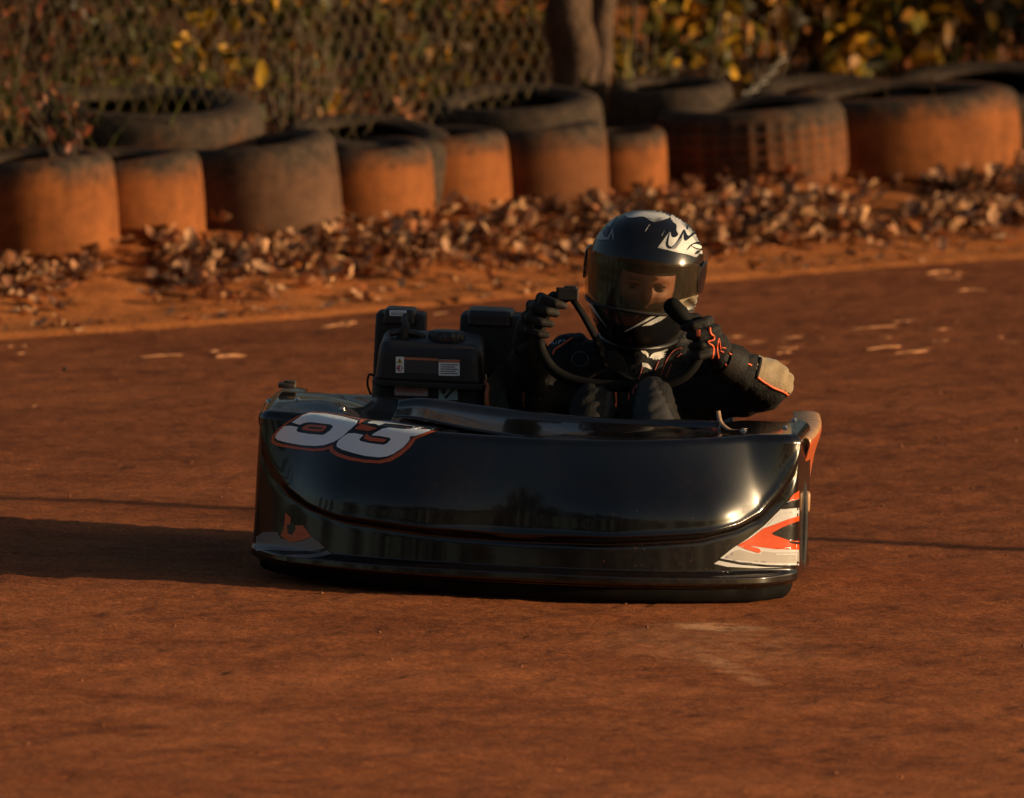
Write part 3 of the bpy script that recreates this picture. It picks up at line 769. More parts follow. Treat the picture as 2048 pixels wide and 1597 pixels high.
# grass stalks growing between the left tyres
M_grass = vcol_mat('grass_blade', 0.5, 0.3)
def blades(name, base, n, h, spread, pal, wdt, label, cat):
    V = []; F = []; Cc = []
    for i in range(n):
        a = rng.uniform(0, 2 * PI); L = h * rng.uniform(0.5, 1.1); o = Vector((rng.gauss(0, 1), rng.gauss(0, 1), 0)) * spread * 0.25
        dr = Vector((math.cos(a), math.sin(a) * 0.6, 0)) * spread * rng.uniform(0.2, 1.0); sd = dr.cross(Vector((0, 0, 1))).normalized() * wdt * rng.uniform(0.6, 1.2)
        c = pal[rng.randrange(len(pal))]; n0 = len(V)
        for q in range(7):
            t = q / 6; p = base + o + dr * t * t + Vector((0, 0, L * (t - 0.22 * t * t)))
            w_ = sd * (1 - t) ** 0.6; V += [p - w_, p + w_]; Cc += [c, c]
        for q in range(6): F.append((n0 + 2 * q, n0 + 2 * q + 1, n0 + 2 * q + 3, n0 + 2 * q + 2))
    o = obj(name, V, F, M_grass); ca = o.data.color_attributes.new('Col', 'FLOAT_COLOR', 'POINT')
    ca.data.foreach_set('color', np.array([[*c, 1] for c in Cc], dtype=np.float32).ravel())
    return tag(o, label, cat)
GB = [(0.13, 0.15, 0.035), (0.16, 0.15, 0.04), (0.2, 0.16, 0.05), (0.10, 0.09, 0.03)]
blades('grass_tuft', gp(150, 8.15), 46, 0.75, 0.42, GB, 0.006, 'tall grass tuft growing behind the two left front tyres', 'grass')
blades('grass_tuft', gp(20, 8.25), 50, 0.8, 0.42, GB, 0.006, 'tall green grass at the left edge behind the end tyre', 'grass')
blades('grass_tuft', gp(330, 8.7), 34, 0.6, 0.4, GB, 0.005, 'grass tuft by the fence behind the big dark tyre', 'grass')
blades('grass_tuft', gp(1240, 10.2), 26, 0.42, 0.25, [(0.2, 0.19, 0.03), (0.24, 0.17, 0.04)], 0.012, 'broad yellow-green grass at the foot of the forked tree', 'grass')
blades('grass_tuft', gp(1730, 10.0), 12, 0.5, 0.35, [(0.2, 0.13, 0.06)], 0.004, 'dry straw stalks by the hollow of the right tyres', 'grass')
# weed with pink-brown leaves in front of the left tyres
wb = ground_at(175, 300); wb = Vector((wb.x, 7.3, float(hgt(wb.x, 7.3)) + 0.16))
wt = thing('weed', Matrix.Translation(wb), 'leggy weed with pinkish leaves sprouting between the two left tyres', 'weed')
mb = MB(); pp = []
for i in range(8):
    e = wb + Vector((rng.uniform(-0.17, 0.06), rng.uniform(-0.05, 0.1), rng.uniform(0.2, 0.42))); pl = catmull([wb, wb.lerp(e, 0.5) + Vector((0.02, 0, 0.03)), e], 6)
    tube(mb, pl, 0.0022, 5, caps=False); pp += pl[3:]
mb.build('stem', M_twig, wt)
P = np.array([(rng.choice(pp) + Vector((rng.gauss(0, 1), rng.gauss(0, 1), rng.gauss(0, 1))) * 0.012)[:] for _ in range(85)])
leaf_mesh('foliage', P, 0.022 + 0.03 * nr.rand(85), 1.0, pick_cols(85, PINK + [(0.3, 0.12, 0.05)], 0.3), M_leaf, wt)
# trees behind the photographer: they stand in the gloss of the nose and close off the low sky
for (x, y, hh, wd_) in ((-70, -6, 17, 6.0), (-66, -20, 17, 6.0), (-58, -33, 17, 6.0), (-48, -44, 16, 5.5), (-38, -52, 15, 5.5), (-28, -56, 17, 5.5), (-19, -52, 18, 5.0), (-11, -57, 17, 5.0), (-3, -54, 14, 4.5), (5, -56, 11, 4.0), (12, -52, 8.5, 3.5), (19, -54, 6.5, 3.2), (27, -50, 6.0, 3.2), (35, -50, 5.4, 3.2), (43, -46, 5.6, 3.2), (50, -42, 5.0, 3.0)):
    b = Vector((x, y, float(hgt(x, y))))
    tree('tree', b, [([b, b + Vector((0.1, 0, hh * 0.35)), b + Vector((0.0, 0.1, hh * 0.6))], (0.24, 0.12))], b + Vector((0, 0, hh * 0.55)), (wd_, 3.0, hh * 0.47), int(1500 if hh > 10 else 1000), 0.75 if hh > 10 else 0.55, [tuple(0.4 * q for q in c_) for c_ in GRN + RUS], 'leafy tree standing outside the picture behind the photographer', group='trees behind the photographer')
# a slim pole outside the picture on the right: only its long thin shadow crosses the track
g_ = ground_at(1830, 1089); s_d = Vector((math.cos(SUN_AZ), -math.sin(SUN_AZ), 0)); b = g_ + s_d * 8.5; b.z = float(hgt(b.x, b.y))
mb = MB(); tube(mb, [b - Vector((0, 0, 0.2)), b + Vector((0, 0, 2.6))], 0.045, 12); ellipsoid(mb, b + Vector((0, 0, 2.6)), (0.05, 0.05, 0.03), None, 12, 8)
tag(mb.build('marker_pole', M_post), 'slim steel pole just outside the picture on the right, its shadow crossing the track', 'pole')
# ================================================================== KART
YAW, ROLL = R(-4.0), R(2.25)
KM = Matrix.Translation((0.010, 0.0, 0.0)) @ Matrix.Rotation(YAW, 4, 'Z') @ Matrix.Rotation(ROLL, 4, 'Y')
KI = KM.inverted()
CAML = KI @ CAM
def pk(px, py, yl):                        # kart-local point seen at a pixel on the local plane y = yl
    d = KI.to_3x3() @ ray(px, py)
    return CAML + d * ((yl - CAML.y) / d.y)
def W(p): return KM @ Vector(p)
kart = thing('racing_kart', KM, 'black dirt-track racing kart with number 53 on its wide nose', 'kart')

M_gel = None
def gel_mat(name, col, dust=0.10, rough=0.07, spec=0.5, coat=0.0, spat=False):
    """glossy moulded bodywork: clear gloss broken by scuffs and a thin film of clay dust"""
    m, nt, out = new_mat(name); tc = N(nt, 'ShaderNodeTexCoord'); P = tc.outputs['Object']
    b = N(nt, 'ShaderNodeBsdfPrincipled')
    n = noise_tex(nt, 5, 6, 0.65, P, 0.5); n2 = noise_tex(nt, 60, 5, 0.7, P)
    mp = N(nt, 'ShaderNodeMapping'); mp.inputs['Scale'].default_value = (3, 3, 40); nt.links.new(P, mp.inputs['Vector'])
    n3 = noise_tex(nt, 3, 4, 0.6, mp.outputs[0])
    f = math_n(nt, 'MULTIPLY', ramp(nt, n.outputs['Fac'], [(0.45, (0, 0, 0)), (0.78, (1, 1, 1))]).outputs['Color'], ramp(nt, n2.outputs['Fac'], [(0.35, (0.2, 0.2, 0.2)), (0.7, (1, 1, 1))]).outputs['Color'])
    c = mixc(nt, math_n(nt, 'MULTIPLY', f, dust), col, (0.22, 0.12, 0.065))
    if spat:
        sz = N(nt, 'ShaderNodeSeparateXYZ'); nt.links.new(P, sz.inputs[0])
        vo = N(nt, 'ShaderNodeTexVoronoi'); vo.inputs['Scale'].default_value = 75; nt.links.new(P, vo.inputs['Vector'])
        dots = ramp(nt, vo.outputs['Distance'], [(0.10, (1, 1, 1)), (0.2, (0, 0, 0))]).outputs['Color']
        gate = ramp(nt, noise_tex(nt, 17, 4, 0.6, P).outputs['Fac'], [(0.54, (0, 0, 0)), (0.66, (1, 1, 1))]).outputs['Color']
        low = math_n(nt, 'MULTIPLY', math_n(nt, 'SUBTRACT', 0.30, sz.outputs[2]), 5.0, clamp=True)
        film = math_n(nt, 'MULTIPLY', math_n(nt, 'SUBTRACT', 0.10, sz.outputs[2]), 4.0, clamp=True)
        k_ = math_n(nt, 'MULTIPLY', math_n(nt, 'MULTIPLY', dots, gate), math_n(nt, 'MULTIPLY', low, 0.5))
        k_ = math_n(nt, 'MAXIMUM', k_, math_n(nt, 'MULTIPLY', math_n(nt, 'MULTIPLY', film, n2.outputs['Fac']), 0.22))
        c = mixc(nt, k_, c, (0.20, 0.085, 0.035))
    nt.links.new(c, b.inputs['Base Color'])
    rr = math_n(nt, 'ADD', rough, math_n(nt, 'ADD', math_n(nt, 'MULTIPLY', f, 0.20), math_n(nt, 'MULTIPLY', ramp(nt, n3.outputs['Fac'], [(0.5, (0, 0, 0)), (0.75, (1, 1, 1))]).outputs['Color'], 0.07)))
    nt.links.new(rr, b.inputs['Roughness']); b.inputs['Specular IOR Level'].default_value = spec; b.inputs['Coat Weight'].default_value = coat; b.inputs['Coat Roughness'].default_value = 0.04; b.inputs['Coat IOR'].default_value = 1.7
    bp = N(nt, 'ShaderNodeBump'); bp.inputs['Strength'].default_value = 0.12; bp.inputs['Distance'].default_value = 0.004
    nt.links.new(noise_tex(nt, 9, 3, 0.5, P).outputs['Fac'], bp.inputs['Height']); nt.links.new(bp.outputs[0], b.inputs['Normal'])
    b2 = N(nt, 'ShaderNodeBsdfPrincipled'); nt.links.new(c, b2.inputs['Base Color']); b2.inputs['Specular IOR Level'].default_value = 1.0; b2.inputs['Roughness'].default_value = 0.26; nt.links.new(bp.outputs[0], b2.inputs['Normal'])
    mx = N(nt, 'ShaderNodeMixShader'); mx.inputs[0].default_value = 0.3
    nt.links.new(b.outputs[0], mx.inputs[1]); nt.links.new(b2.outputs[0], mx.inputs[2])
    nt.links.new(mx.outputs[0], out.inputs[0]); return m
M_gel = gel_mat('black_bodywork', (0.0025, 0.0026, 0.003), 0.09, 0.05, 0.45, 0.22, True)
M_orange = gel_mat('orange_vinyl', (0.68, 0.075, 0.012), 0.12, 0.22)
M_white = gel_mat('white_vinyl', (0.62, 0.62, 0.62), 0.14, 0.22)
M_numw = gel_mat('number_skylit_white', (0.80, 0.92, 1.0), 0.03, 0.2, 1.0, 0.5)  # white tinted blue: skylight put into the colour
M_grey = gel_mat('grey_vinyl', (0.42, 0.39, 0.36), 0.25, 0.3)
M_blackv = gel_mat('black_vinyl', (0.004, 0.004, 0.004), 0.05, 0.2)
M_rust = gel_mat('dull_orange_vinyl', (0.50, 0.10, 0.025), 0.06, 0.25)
M_steel = simple('zinc_bolt', (0.7, 0.62, 0.5), 0.25, 0.2, 80, metal=1.0)
M_blackp = simple('black_plastic', (0.012, 0.012, 0.013), 0.38, 0.3, 60, 0.25, 500, dust=0.035)
M_blackm = simple('black_matt_plastic', (0.010, 0.010, 0.010), 0.6, 0.3, 60, 0.3, 600, dust=0.04)
M_rubber = simple('black_rubber', (0.012, 0.011, 0.0105), 0.7, 0.3, 40, 0.4, 300, dust=0.06)
M_tubing = simple('painted_tube', (0.02, 0.02, 0.022), 0.35, 0.2, 40, dust=0.2)
M_alu = simple('aluminium', (0.42, 0.42, 0.41), 0.35, 0.15, 50, metal=0.9)
M_plate = simple('grey_plate', (0.035, 0.034, 0.031), 0.45, 0.15, 20, dust=0.15)

# ---- nose -----------------------------------------------------------------
def groove(ax):
    ax /= 1.055
    xs = [0, .2, .39, .47, .52, .56, .585, .605, .63, 1.5]; zs = [.138, .141, .155, .175, .20, .245, .29, .335, .40, .60]
    return float(np.interp(ax, xs, zs))
def ztop(x):
    return 0.374 + 0.018 * min(1.0, abs(x) / 0.58) ** 2
XF = 0.614
plan = []                                   # (x, y, nx, ny)
def front_y(x): return 0.030 * (abs(x) / XF) ** 2 + 0.155 * (abs(x) / XF) ** 3.1
nF = 170
for i in range(nF + 1):
    x = -XF + 2 * XF * i / nF; e = 1e-3; dy = (front_y(x + e) - front_y(x - e)) / (2 * e)
    n = Vector((dy, -1, 0)).normalized(); plan.append((x, front_y(x), n.x, n.y))
a0 = math.atan2(plan[-1][3], plan[-1][2]); a1 = R(-2.5); r_c = 0.055
xe, ye = plan[-1][0], plan[-1][1]; cxx, cyy = xe - r_c * math.cos(a0), ye - r_c * math.sin(a0)
corner = [(cxx + r_c * math.cos(a0 + (a1 - a0) * k / 12), cyy + r_c * math.sin(a0 + (a1 - a0) * k / 12), math.cos(a0 + (a1 - a0) * k / 12), math.sin(a0 + (a1 - a0) * k / 12)) for k in range(1, 13)]
lx, ly = corner[-1][0], corner[-1][1]
side = [(lx + 0.0437 * 0.30 * k / 9, ly + 0.30 * k / 9, math.cos(a1), math.sin(a1)) for k in range(1, 10)]
rt = corner + side
plan = [(-x, y, -nx, ny) for (x, y, nx, ny) in rt[::-1]] + plan + rt
def relief_o(x, y, z):
    ax = abs(x) + max(0.0, y - 0.2) * 0.9
    o = 0.0
    # bottom lip
    cn = 1 - smooth01((ax - 0.53) / 0.10)
    o += (0.004 + 0.028 * cn) * smooth01((0.078 - z) / 0.012) - 0.016 * smooth01((0.052 - z) / 0.012)
    zc = groove(ax); sl = (groove(ax + 0.012) - groove(ax - 0.012)) / 0.024; q_ = 1.0 / math.sqrt(1 + sl * sl); dz_ = (z - zc) * q_
    st = smooth01((dz_ + 0.006) / 0.012)
    lf = 0.22 + 0.78 * smooth01((x + 0.30) / 0.35)
    o += st * (0.004 + 0.008 * cn) * lf
    # fuller cheeks low on either side
    o += 0.043 * (1 - smooth01((ax - 0.42) / 0.16)) * (math.exp(-((z - 0.20) / 0.09) ** 2) if z > 0.20 else 1.0) * smooth01(ax / 0.25) * smooth01((z - groove(ax)) / 0.02)
    # a narrow raised bead right over the groove
    o += 0.0045 * lf * math.exp(-((dz_ - 0.015) / 0.008) ** 2) * (1 if zc < 0.36 else 0)
    o -= 0.004 * lf * math.exp(-((dz_ + 0.004) / 0.006) ** 2) * (1 if zc < 0.36 else 0)
    o -= (0.12 + 0.88 * cn) * (0.70 * max(0.0, z - 0.19) ** 2 + 0.10 * (z - 0.06))
    return o
zs = list(np.linspace(0.040, 0.085, 20)) + list(np.linspace(0.088, 0.352, 120))
V = []; nrow = None
crease_r = 0.020
for (x, y, nx, ny) in plan:
    col = []; zt = ztop(x); sc = (zt - crease_r) / 0.356
    # lower hem turns under
    o0 = relief_o(x, y, 0.040)
    col.append(Vector((x + nx * (o0 - 0.03), y + ny * (o0 - 0.03), 0.040)))
    for z in zs:
        z2 = z if z < 0.1 else 0.1 + (z - 0.1) * (zt - crease_r - 0.1) / (0.352 - 0.1)
        o = relief_o(x, y, z2); col.append(Vector((x + nx * o, y + ny * o, z2)))
    oT = relief_o(x, y, zt - crease_r)
    th0 = R(22)
    for k in range(1, 9):
        th = th0 + (R(86) - th0) * k / 8
        dx = -crease_r * (math.cos(th0) - math.cos(th)) * 1.2; dz = crease_r * (math.sin(th) - math.sin(th0)) * 1.35
        col.append(Vector((x + nx * (oT + dx), y + ny * (oT + dx), zt - crease_r + dz)))
    # deck: from the crease inwards to the rear opening
    E = col[-1]
    Rx = x * 0.95
    if y > 0.28: Rx = math.copysign(min(abs(Rx), 0.59), Rx)
    Ry = 0.30 + 0.20 * smooth01((-x - 0.22) / 0.16) + (0.16 * smooth01((x - 0.42) / 0.1))
    if y > 0.3: Ry = max(Ry, y + 0.01)
    Rz = 0.386 + 0.018 * smooth01((-x - 0.20) / 0.15) + 0.004 * smooth01((x - 0.43) / 0.05)
    Rr = Vector((Rx, Ry, Rz))
    for k in range(1, 19):
        t = k / 18; p = E.lerp(Rr, t)
        p.z += -0.014 * math.sin(PI * t) * smooth01((0.5 - abs(x + 0.05)) / 0.2) + 0.016 * math.exp(-((x + 0.50) / 0.10) ** 2) * math.sin(PI * min(1, t * 1.2)) ** 2
        col.append(p)
    col.append(Rr + Vector((0, 0.004, -0.012)))
    V += col; nrow = len(col)
nose = obj('nose', [W(p) for p in V], [tuple(reversed(f)) for f in grid_faces(len(plan), nrow)], M_gel, kart, True, 'wide glossy black nose with a swept lower edge')
bvn = world_bvh(nose)

# dark rubber skirt closing the gap under the lip
V = []
for (x, y, nx, ny) in plan[6:-6]:
    o0 = relief_o(x, y, 0.046) - 0.012
    for (z_, ins) in ((0.048, 0.004), (0.040, 0.0), (0.026, 0.001), (0.014, 0.004), (0.007, 0.012), (0.006, 0.03)):
        V.append(W((x + nx * (o0 - ins), y + ny * (o0 - ins), z_ + 0.010 * smooth01((-x) / 0.6))))
obj('skirt', V, [tuple(reversed(f)) for f in grid_faces(len(plan) - 12, 6)], simple('skirt_rubber', (0.003, 0.003, 0.003), 0.85, 0.3, 40, 0.2, 300, dust=0.02, spec=0.1), kart, True)
# number 53, traced in the enlarged view (origin 490,740, scale 4.357)
def Z(pts, ox, oy, s): return [(ox + a / s, oy + b / s) for a, b in pts]
Zn = lambda p: Z(p, 490, 740, 4.357)
out_pts = [(585,370),(450,408),(360,462),(290,515),(240,575),(228,615),(240,645),(300,668),(480,697),(600,712),(690,706),(735,690),(745,718),(800,755),(900,788),(1050,812),(1180,819),(1270,800),(1365,745),(1445,675),(1492,606),(1600,562),(1742,512),(1690,498),(1400,466),(1180,444),(1000,430),(850,398),(700,375)]
blk_pts = [(580,380),(465,415),(375,468),(300,528),(258,590),(262,620),(320,645),(490,678),(610,690),(700,680),(770,655),(772,690),(815,725),(910,758),(1050,785),(1170,790),(1250,772),(1340,720),(1415,655),(1460,595),(1590,548),(1690,512),(1400,472),(1180,450),(1000,440),(850,405),(700,383)]
five = [(412,460),(440,440),(500,405),(560,387),(700,392),(850,418),(980,455),(972,482),(900,542),(850,590),(780,632),(700,660),(620,668),(500,660),(370,636),(285,612),(267,592),(276,565),(312,522),(345,492),(400,489),(468,503),(450,530),(470,546),(560,562),(680,572),(702,566),(750,530),(775,497),(750,481),(600,462),(545,461),(510,470),(480,482),(440,470)]
three = [(1070,470),(1100,457),(1250,457),(1400,476),(1685,511),(1640,535),(1550,562),(1490,580),(1435,585),(1442,600),(1425,632),(1380,680),(1300,735),(1240,760),(1170,768),(1050,755),(950,731),(850,700),(807,676),(802,655),(820,620),(870,580),(905,558),(960,556),(1038,572),(1000,610),(1012,626),(1100,645),(1210,658),(1240,646),(1275,610),(1262,596),(1180,581),(1106,575),(1130,556),(1200,520),(1260,513),(1380,526),(1440,526),(1470,515),(1458,505),(1350,490),(1220,479),(1170,495),(1130,481),(1078,478)]
ib1 = [(520,495),(560,480),(710,490),(722,505),(690,540),(640,545),(510,528),(500,515)]
ib1b = [(575,500),(690,512),(670,524),(560,514)]
ib2 = [(1010,450),(1045,455),(1000,490),(960,520),(1080,540),(1160,520),(1060,492),(985,482)]
ib3 = [(1060,560),(1100,590),(1240,612),(1215,635),(1090,625),(1040,605)]
mbn = MB()
for k, (pl, mi) in enumerate(((out_pts, 0), (blk_pts, 1), (five, 2), (three, 2), (ib1, 0), (ib1b, 1), (ib2, 0), (ib3, 0))):
    lvl = {0: 0.0014, 1: 0.0024}.get(k, 0.0034 if k < 4 else (0.0042 if k != 5 else 0.0050))
    r_ = decal('number', Zn(pl), bvn, None, None, lvl, 2.6, build=False)
    if r_: mbn.add(r_[0], r_[1], mi)
mbn.build('number', [M_rust, M_blackv, M_numw], nose, label='large sloping white number 53 edged in black and orange')
# side flashes
Zr = lambda p: Z(p, 1000, 780, 2.926)
fl = MB()
def dq(poly, mi, off, smooth=False):
    r_ = decal('x', poly, bvn, None, None, off, 5.0, smooth, build=False)
    if r_: fl.add(r_[0], r_[1], mi)
dq(Zr([(1748,590),(1748,1030),(1560,1024),(1400,1008),(1288,986),(1360,928),(1450,870),(1545,795),(1640,700),(1700,640)]), 1, 0.0008)
dq(Zr([(1748,590),(1748,636),(1700,655),(1692,640),(1715,612)]), 0, 0.0015)
dq(Zr([(1748,640),(1748,690),(1650,700),(1640,690),(1690,655)]), 2, 0.0015)
dq(Zr([(1748,703),(1748,722),(1640,752),(1560,795),(1600,752),(1650,722)]), 3, 0.0015)
dq(Zr([(1748,738),(1690,755),(1600,790),(1540,812),(1470,865),(1385,912),(1430,905),(1500,918),(1610,932),(1748,936)]), 0, 0.0015)
dq(Zr([(1388,910),(1440,935),(1510,956),(1527,950),(1515,930),(1440,905)]), 0, 0.0019)
dq(Zr([(1588,840),(1650,805),(1748,765),(1748,886),(1690,880),(1640,862),(1605,852)]), 2, 0.0021)
dq(Zr([(1690,885),(1748,892),(1748,905),(1700,898)]), 2, 0.0023)
dq(Zr([(1310,985),(1420,1000),(1560,1012),(1748,1012),(1748,950),(1600,952),(1540,945),(1530,962),(1480,958),(1400,935),(1370,945)]), 4, 0.0014)
dq(Zr([(1610,958),(1735,958),(1735,965),(1610,966)]), 3, 0.0020)
dq(Zr([(1290,988),(1400,1011),(1560,1026),(1748,1026),(1748,1034),(1560,1034),(1400,1020),(1280,996)]), 2, 0.0022)
dq(Zr([(1250,1018),(1278,1000),(1400,1024),(1560,1038),(1660,1040),(1500,1044),(1330,1036)]), 3, 0.0016)
Zl = lambda p: Z(p, 490, 960, 6.142)
fl.build('side_flash', [M_orange, M_white, M_blackv, M_white, M_grey], nose, label='bright orange, white and black swoosh sticker'); fl = MB()
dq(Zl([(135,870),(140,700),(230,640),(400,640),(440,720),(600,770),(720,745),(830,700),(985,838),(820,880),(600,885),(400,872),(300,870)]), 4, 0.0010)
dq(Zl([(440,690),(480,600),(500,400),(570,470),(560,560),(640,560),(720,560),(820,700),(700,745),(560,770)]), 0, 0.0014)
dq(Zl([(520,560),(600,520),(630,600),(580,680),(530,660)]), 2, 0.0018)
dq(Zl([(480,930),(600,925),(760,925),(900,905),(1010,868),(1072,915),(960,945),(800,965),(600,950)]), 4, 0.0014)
fl.build('side_flash', [M_rust, M_white, M_blackv, M_white, gel_mat('shaded_grey_vinyl', (0.16, 0.16, 0.165), 0.2, 0.3)], nose, label='swoosh sticker in the shade below the number')  # orange and grey darkened on this side, shade painted into the vinyl

# raised screen strip across the back of the nose, ragged at one end
mb = MB(); n = 60
top = [(798, 800), (850, 796), (950, 809), (1050, 821), (1150, 831), (1250, 837), (1350, 839), (1442, 841)]
tp = catmull([(a, b, 0) for a, b in top], 10)
Vt = []
for i, q in enumerate(tp):
    y0 = 0.325; p = pk(q.x, q.y, y0)
    t = i / (len(tp) - 1); fall = 0.022 + 0.020 * math.sin(PI * t)
    jag = (0.018 * math.sin(i * 2.4) if i > len(tp) - 4 else 0)
    fy = 0.115 + 0.05 * math.sin(PI * t)
    row = [p + Vector((0, 0.012, -0.02)), p + Vector((0, 0.008, -0.004)), p, p + Vector((0, -0.008, -0.001)), p + Vector((0, -0.018, -0.006)), p + Vector((0, -0.03, -0.014))]
    for k in range(1, 8): row.append(p + Vector((jag * k / 7, -0.03 - fy * k / 7, -0.014 - (fall - 0.014) * (k / 7) ** 0.8)))
    Vt += row
mb.add([W(p) for p in Vt], [tuple(reversed(f)) for f in grid_faces(len(tp), 13)])
scr = mb.build('screen', M_gel, kart, label='low black wind screen strip with a torn right end')
s_ = scr.modifiers.new('thick', 'SOLIDIFY'); s_.thickness = 0.004; s_.offset = -1
# tape on the torn end and bolts in the deck
bvs = world_bvh(scr)
mb = MB()
tl = [pk(1436, 826, 0.33), pk(1440, 846, 0.30), pk(1450, 858, 0.25), pk(1463, 864, 0.21), pk(1490, 862, 0.19)]
tpz = catmull(tl, 6); vv = []
for i, p in enumerate(tpz):
    w_ = 0.005; vv += [W(p + Vector((-w_, 0, 0.003))), W(p + Vector((w_, 0.004, 0.004)))]
mb.add(vv, [(2 * i, 2 * i + 1, 2 * i + 3, 2 * i + 2) for i in range(len(tpz) - 1)])
M_tape = simple('brown_tape', (0.38, 0.24, 0.15), 0.4, 0.25, 60)
o = mb.build('tape', M_tape, scr); s_ = o.modifiers.new('t', 'SOLIDIFY'); s_.thickness = 0.0015
def bolt_at(px, py, yl, r=0.0055, h=0.006, par=None):
    mb = MB(); d = ray(px, py).normalized(); hit = bvn.ray_cast(CAM, d); p = hit[0]
    if p is None: return
    nrm = hit[1] if hit[0] is not None else Vector((0, 0, 1))
    if nrm.z < 0: nrm = -nrm
    q = nrm.to_track_quat('Z', 'Y').to_matrix()
    vs = []
    for (rr, hh) in ((r * 1.5, -0.002), (r * 1.5, 0.0012), (r, 0.0014), (r, h * 0.75), (r * 0.7, h), (0.0004, h)):
        vs += [p + q @ Vector((rr * math.cos(2 * PI * k / 10), rr * math.sin(2 * PI * k / 10), hh)) for k in range(10)]
    f = []
    for a in range(5):
        for k in range(10): f.append((a * 10 + k, a * 10 + (k + 1) % 10, (a + 1) * 10 + (k + 1) % 10, (a + 1) * 10 + k))
    mb.add(vs, f); mb.build('bolt', M_steel, nose)
for (a, b) in ((537, 803), (685, 819), (595, 800), (1487, 862), (1570, 856), (1557, 838), (1588, 841), (1425, 832)): bolt_at(a, b, 0.2)
# small clip standing on the left rear corner
mb = MB(); c = pk(576, 763, 0.50)
box(mb, c.x - 0.022, c.x + 0.018, c.y - 0.01, c.y + 0.03, c.z - 0.016, c.z - 0.005); box(mb, c.x - 0.010, c.x + 0.018, c.y + 0.0, c.y + 0.02, c.z - 0.005, c.z + 0.001)
mb.xf(KM); mb.build('clip', M_plate, kart, bevel=0.002)

# ---- side panels: thin, flared at the top ----------------------------------
def side_panel(sx, label):
    prof = [(0.600, 0.05), (0.606, 0.09), (0.612, 0.15), (0.618, 0.22), (0.628, 0.29), (0.640, 0.335), (0.641, 0.352), (0.634, 0.360), (0.61, 0.362), (0.58, 0.358)]
    pr = catmull([(a, 0, b) for a, b in prof], 5); V = []; L = 18
    for i in range(L + 1):
        t = i / L; y = 0.38 + 0.56 * t
        for q in pr:
            bow = 0.012 * math.sin(PI * t)
            V.append(W((sx * (q.x + bow + 0.0), y + 0.02 * math.sin(q.z * 6), q.z)))
    o = obj('side_panel', V, [(f if sx < 0 else tuple(reversed(f))) for f in grid_faces(L + 1, len(pr))], M_gel, kart, True, label)
    s = o.modifiers.new('t', 'SOLIDIFY'); s.thickness = 0.004; s.offset = -1
    return o
spl = side_panel(-1, 'black side panel by the engine')
spr = side_panel(1, 'orange side panel with pale streaks')
spr.data.materials.append(gel_mat('worn_orange', (0.46, 0.085, 0.022), 0.3, 0.3)); spr.data.materials.append(M_grey); spr.data.materials.append(simple('tan_vinyl', (0.45, 0.26, 0.13), 0.3, 0.2, 30, dust=0.3))
for p in spr.data.polygons:
    z = p.center.z; y = p.center.y
    p.material_index = 3 if z > 0.352 else 1 if z > 0.24 + 0.08 * math.sin(y * 9) else (2 if z > 0.14 + 0.05 * math.sin(y * 7 + 1) else (3 if z > 0.1 else 0))
# tan tab on its leading edge
mb = MB(); box(mb, 0.622, 0.650, 0.405, 0.43, 0.185, 0.235); mb.xf(KM); mb.build('tab', spr.data.materials[3], spr, bevel=0.008)
# black rubber trim standing at the trailing edge of the nose
mb = MB(); tube(mb, catmull([W(pk(1594, 930, 0.40)), W(pk(1604, 965, 0.40)), W(pk(1608, 1010, 0.40)), W(pk(1607, 1080, 0.40)), W(pk(1602, 1140, 0.40))], 6), 0.0055, 8, flat=1.6)
mb.build('edge_trim', M_rubber, kart)

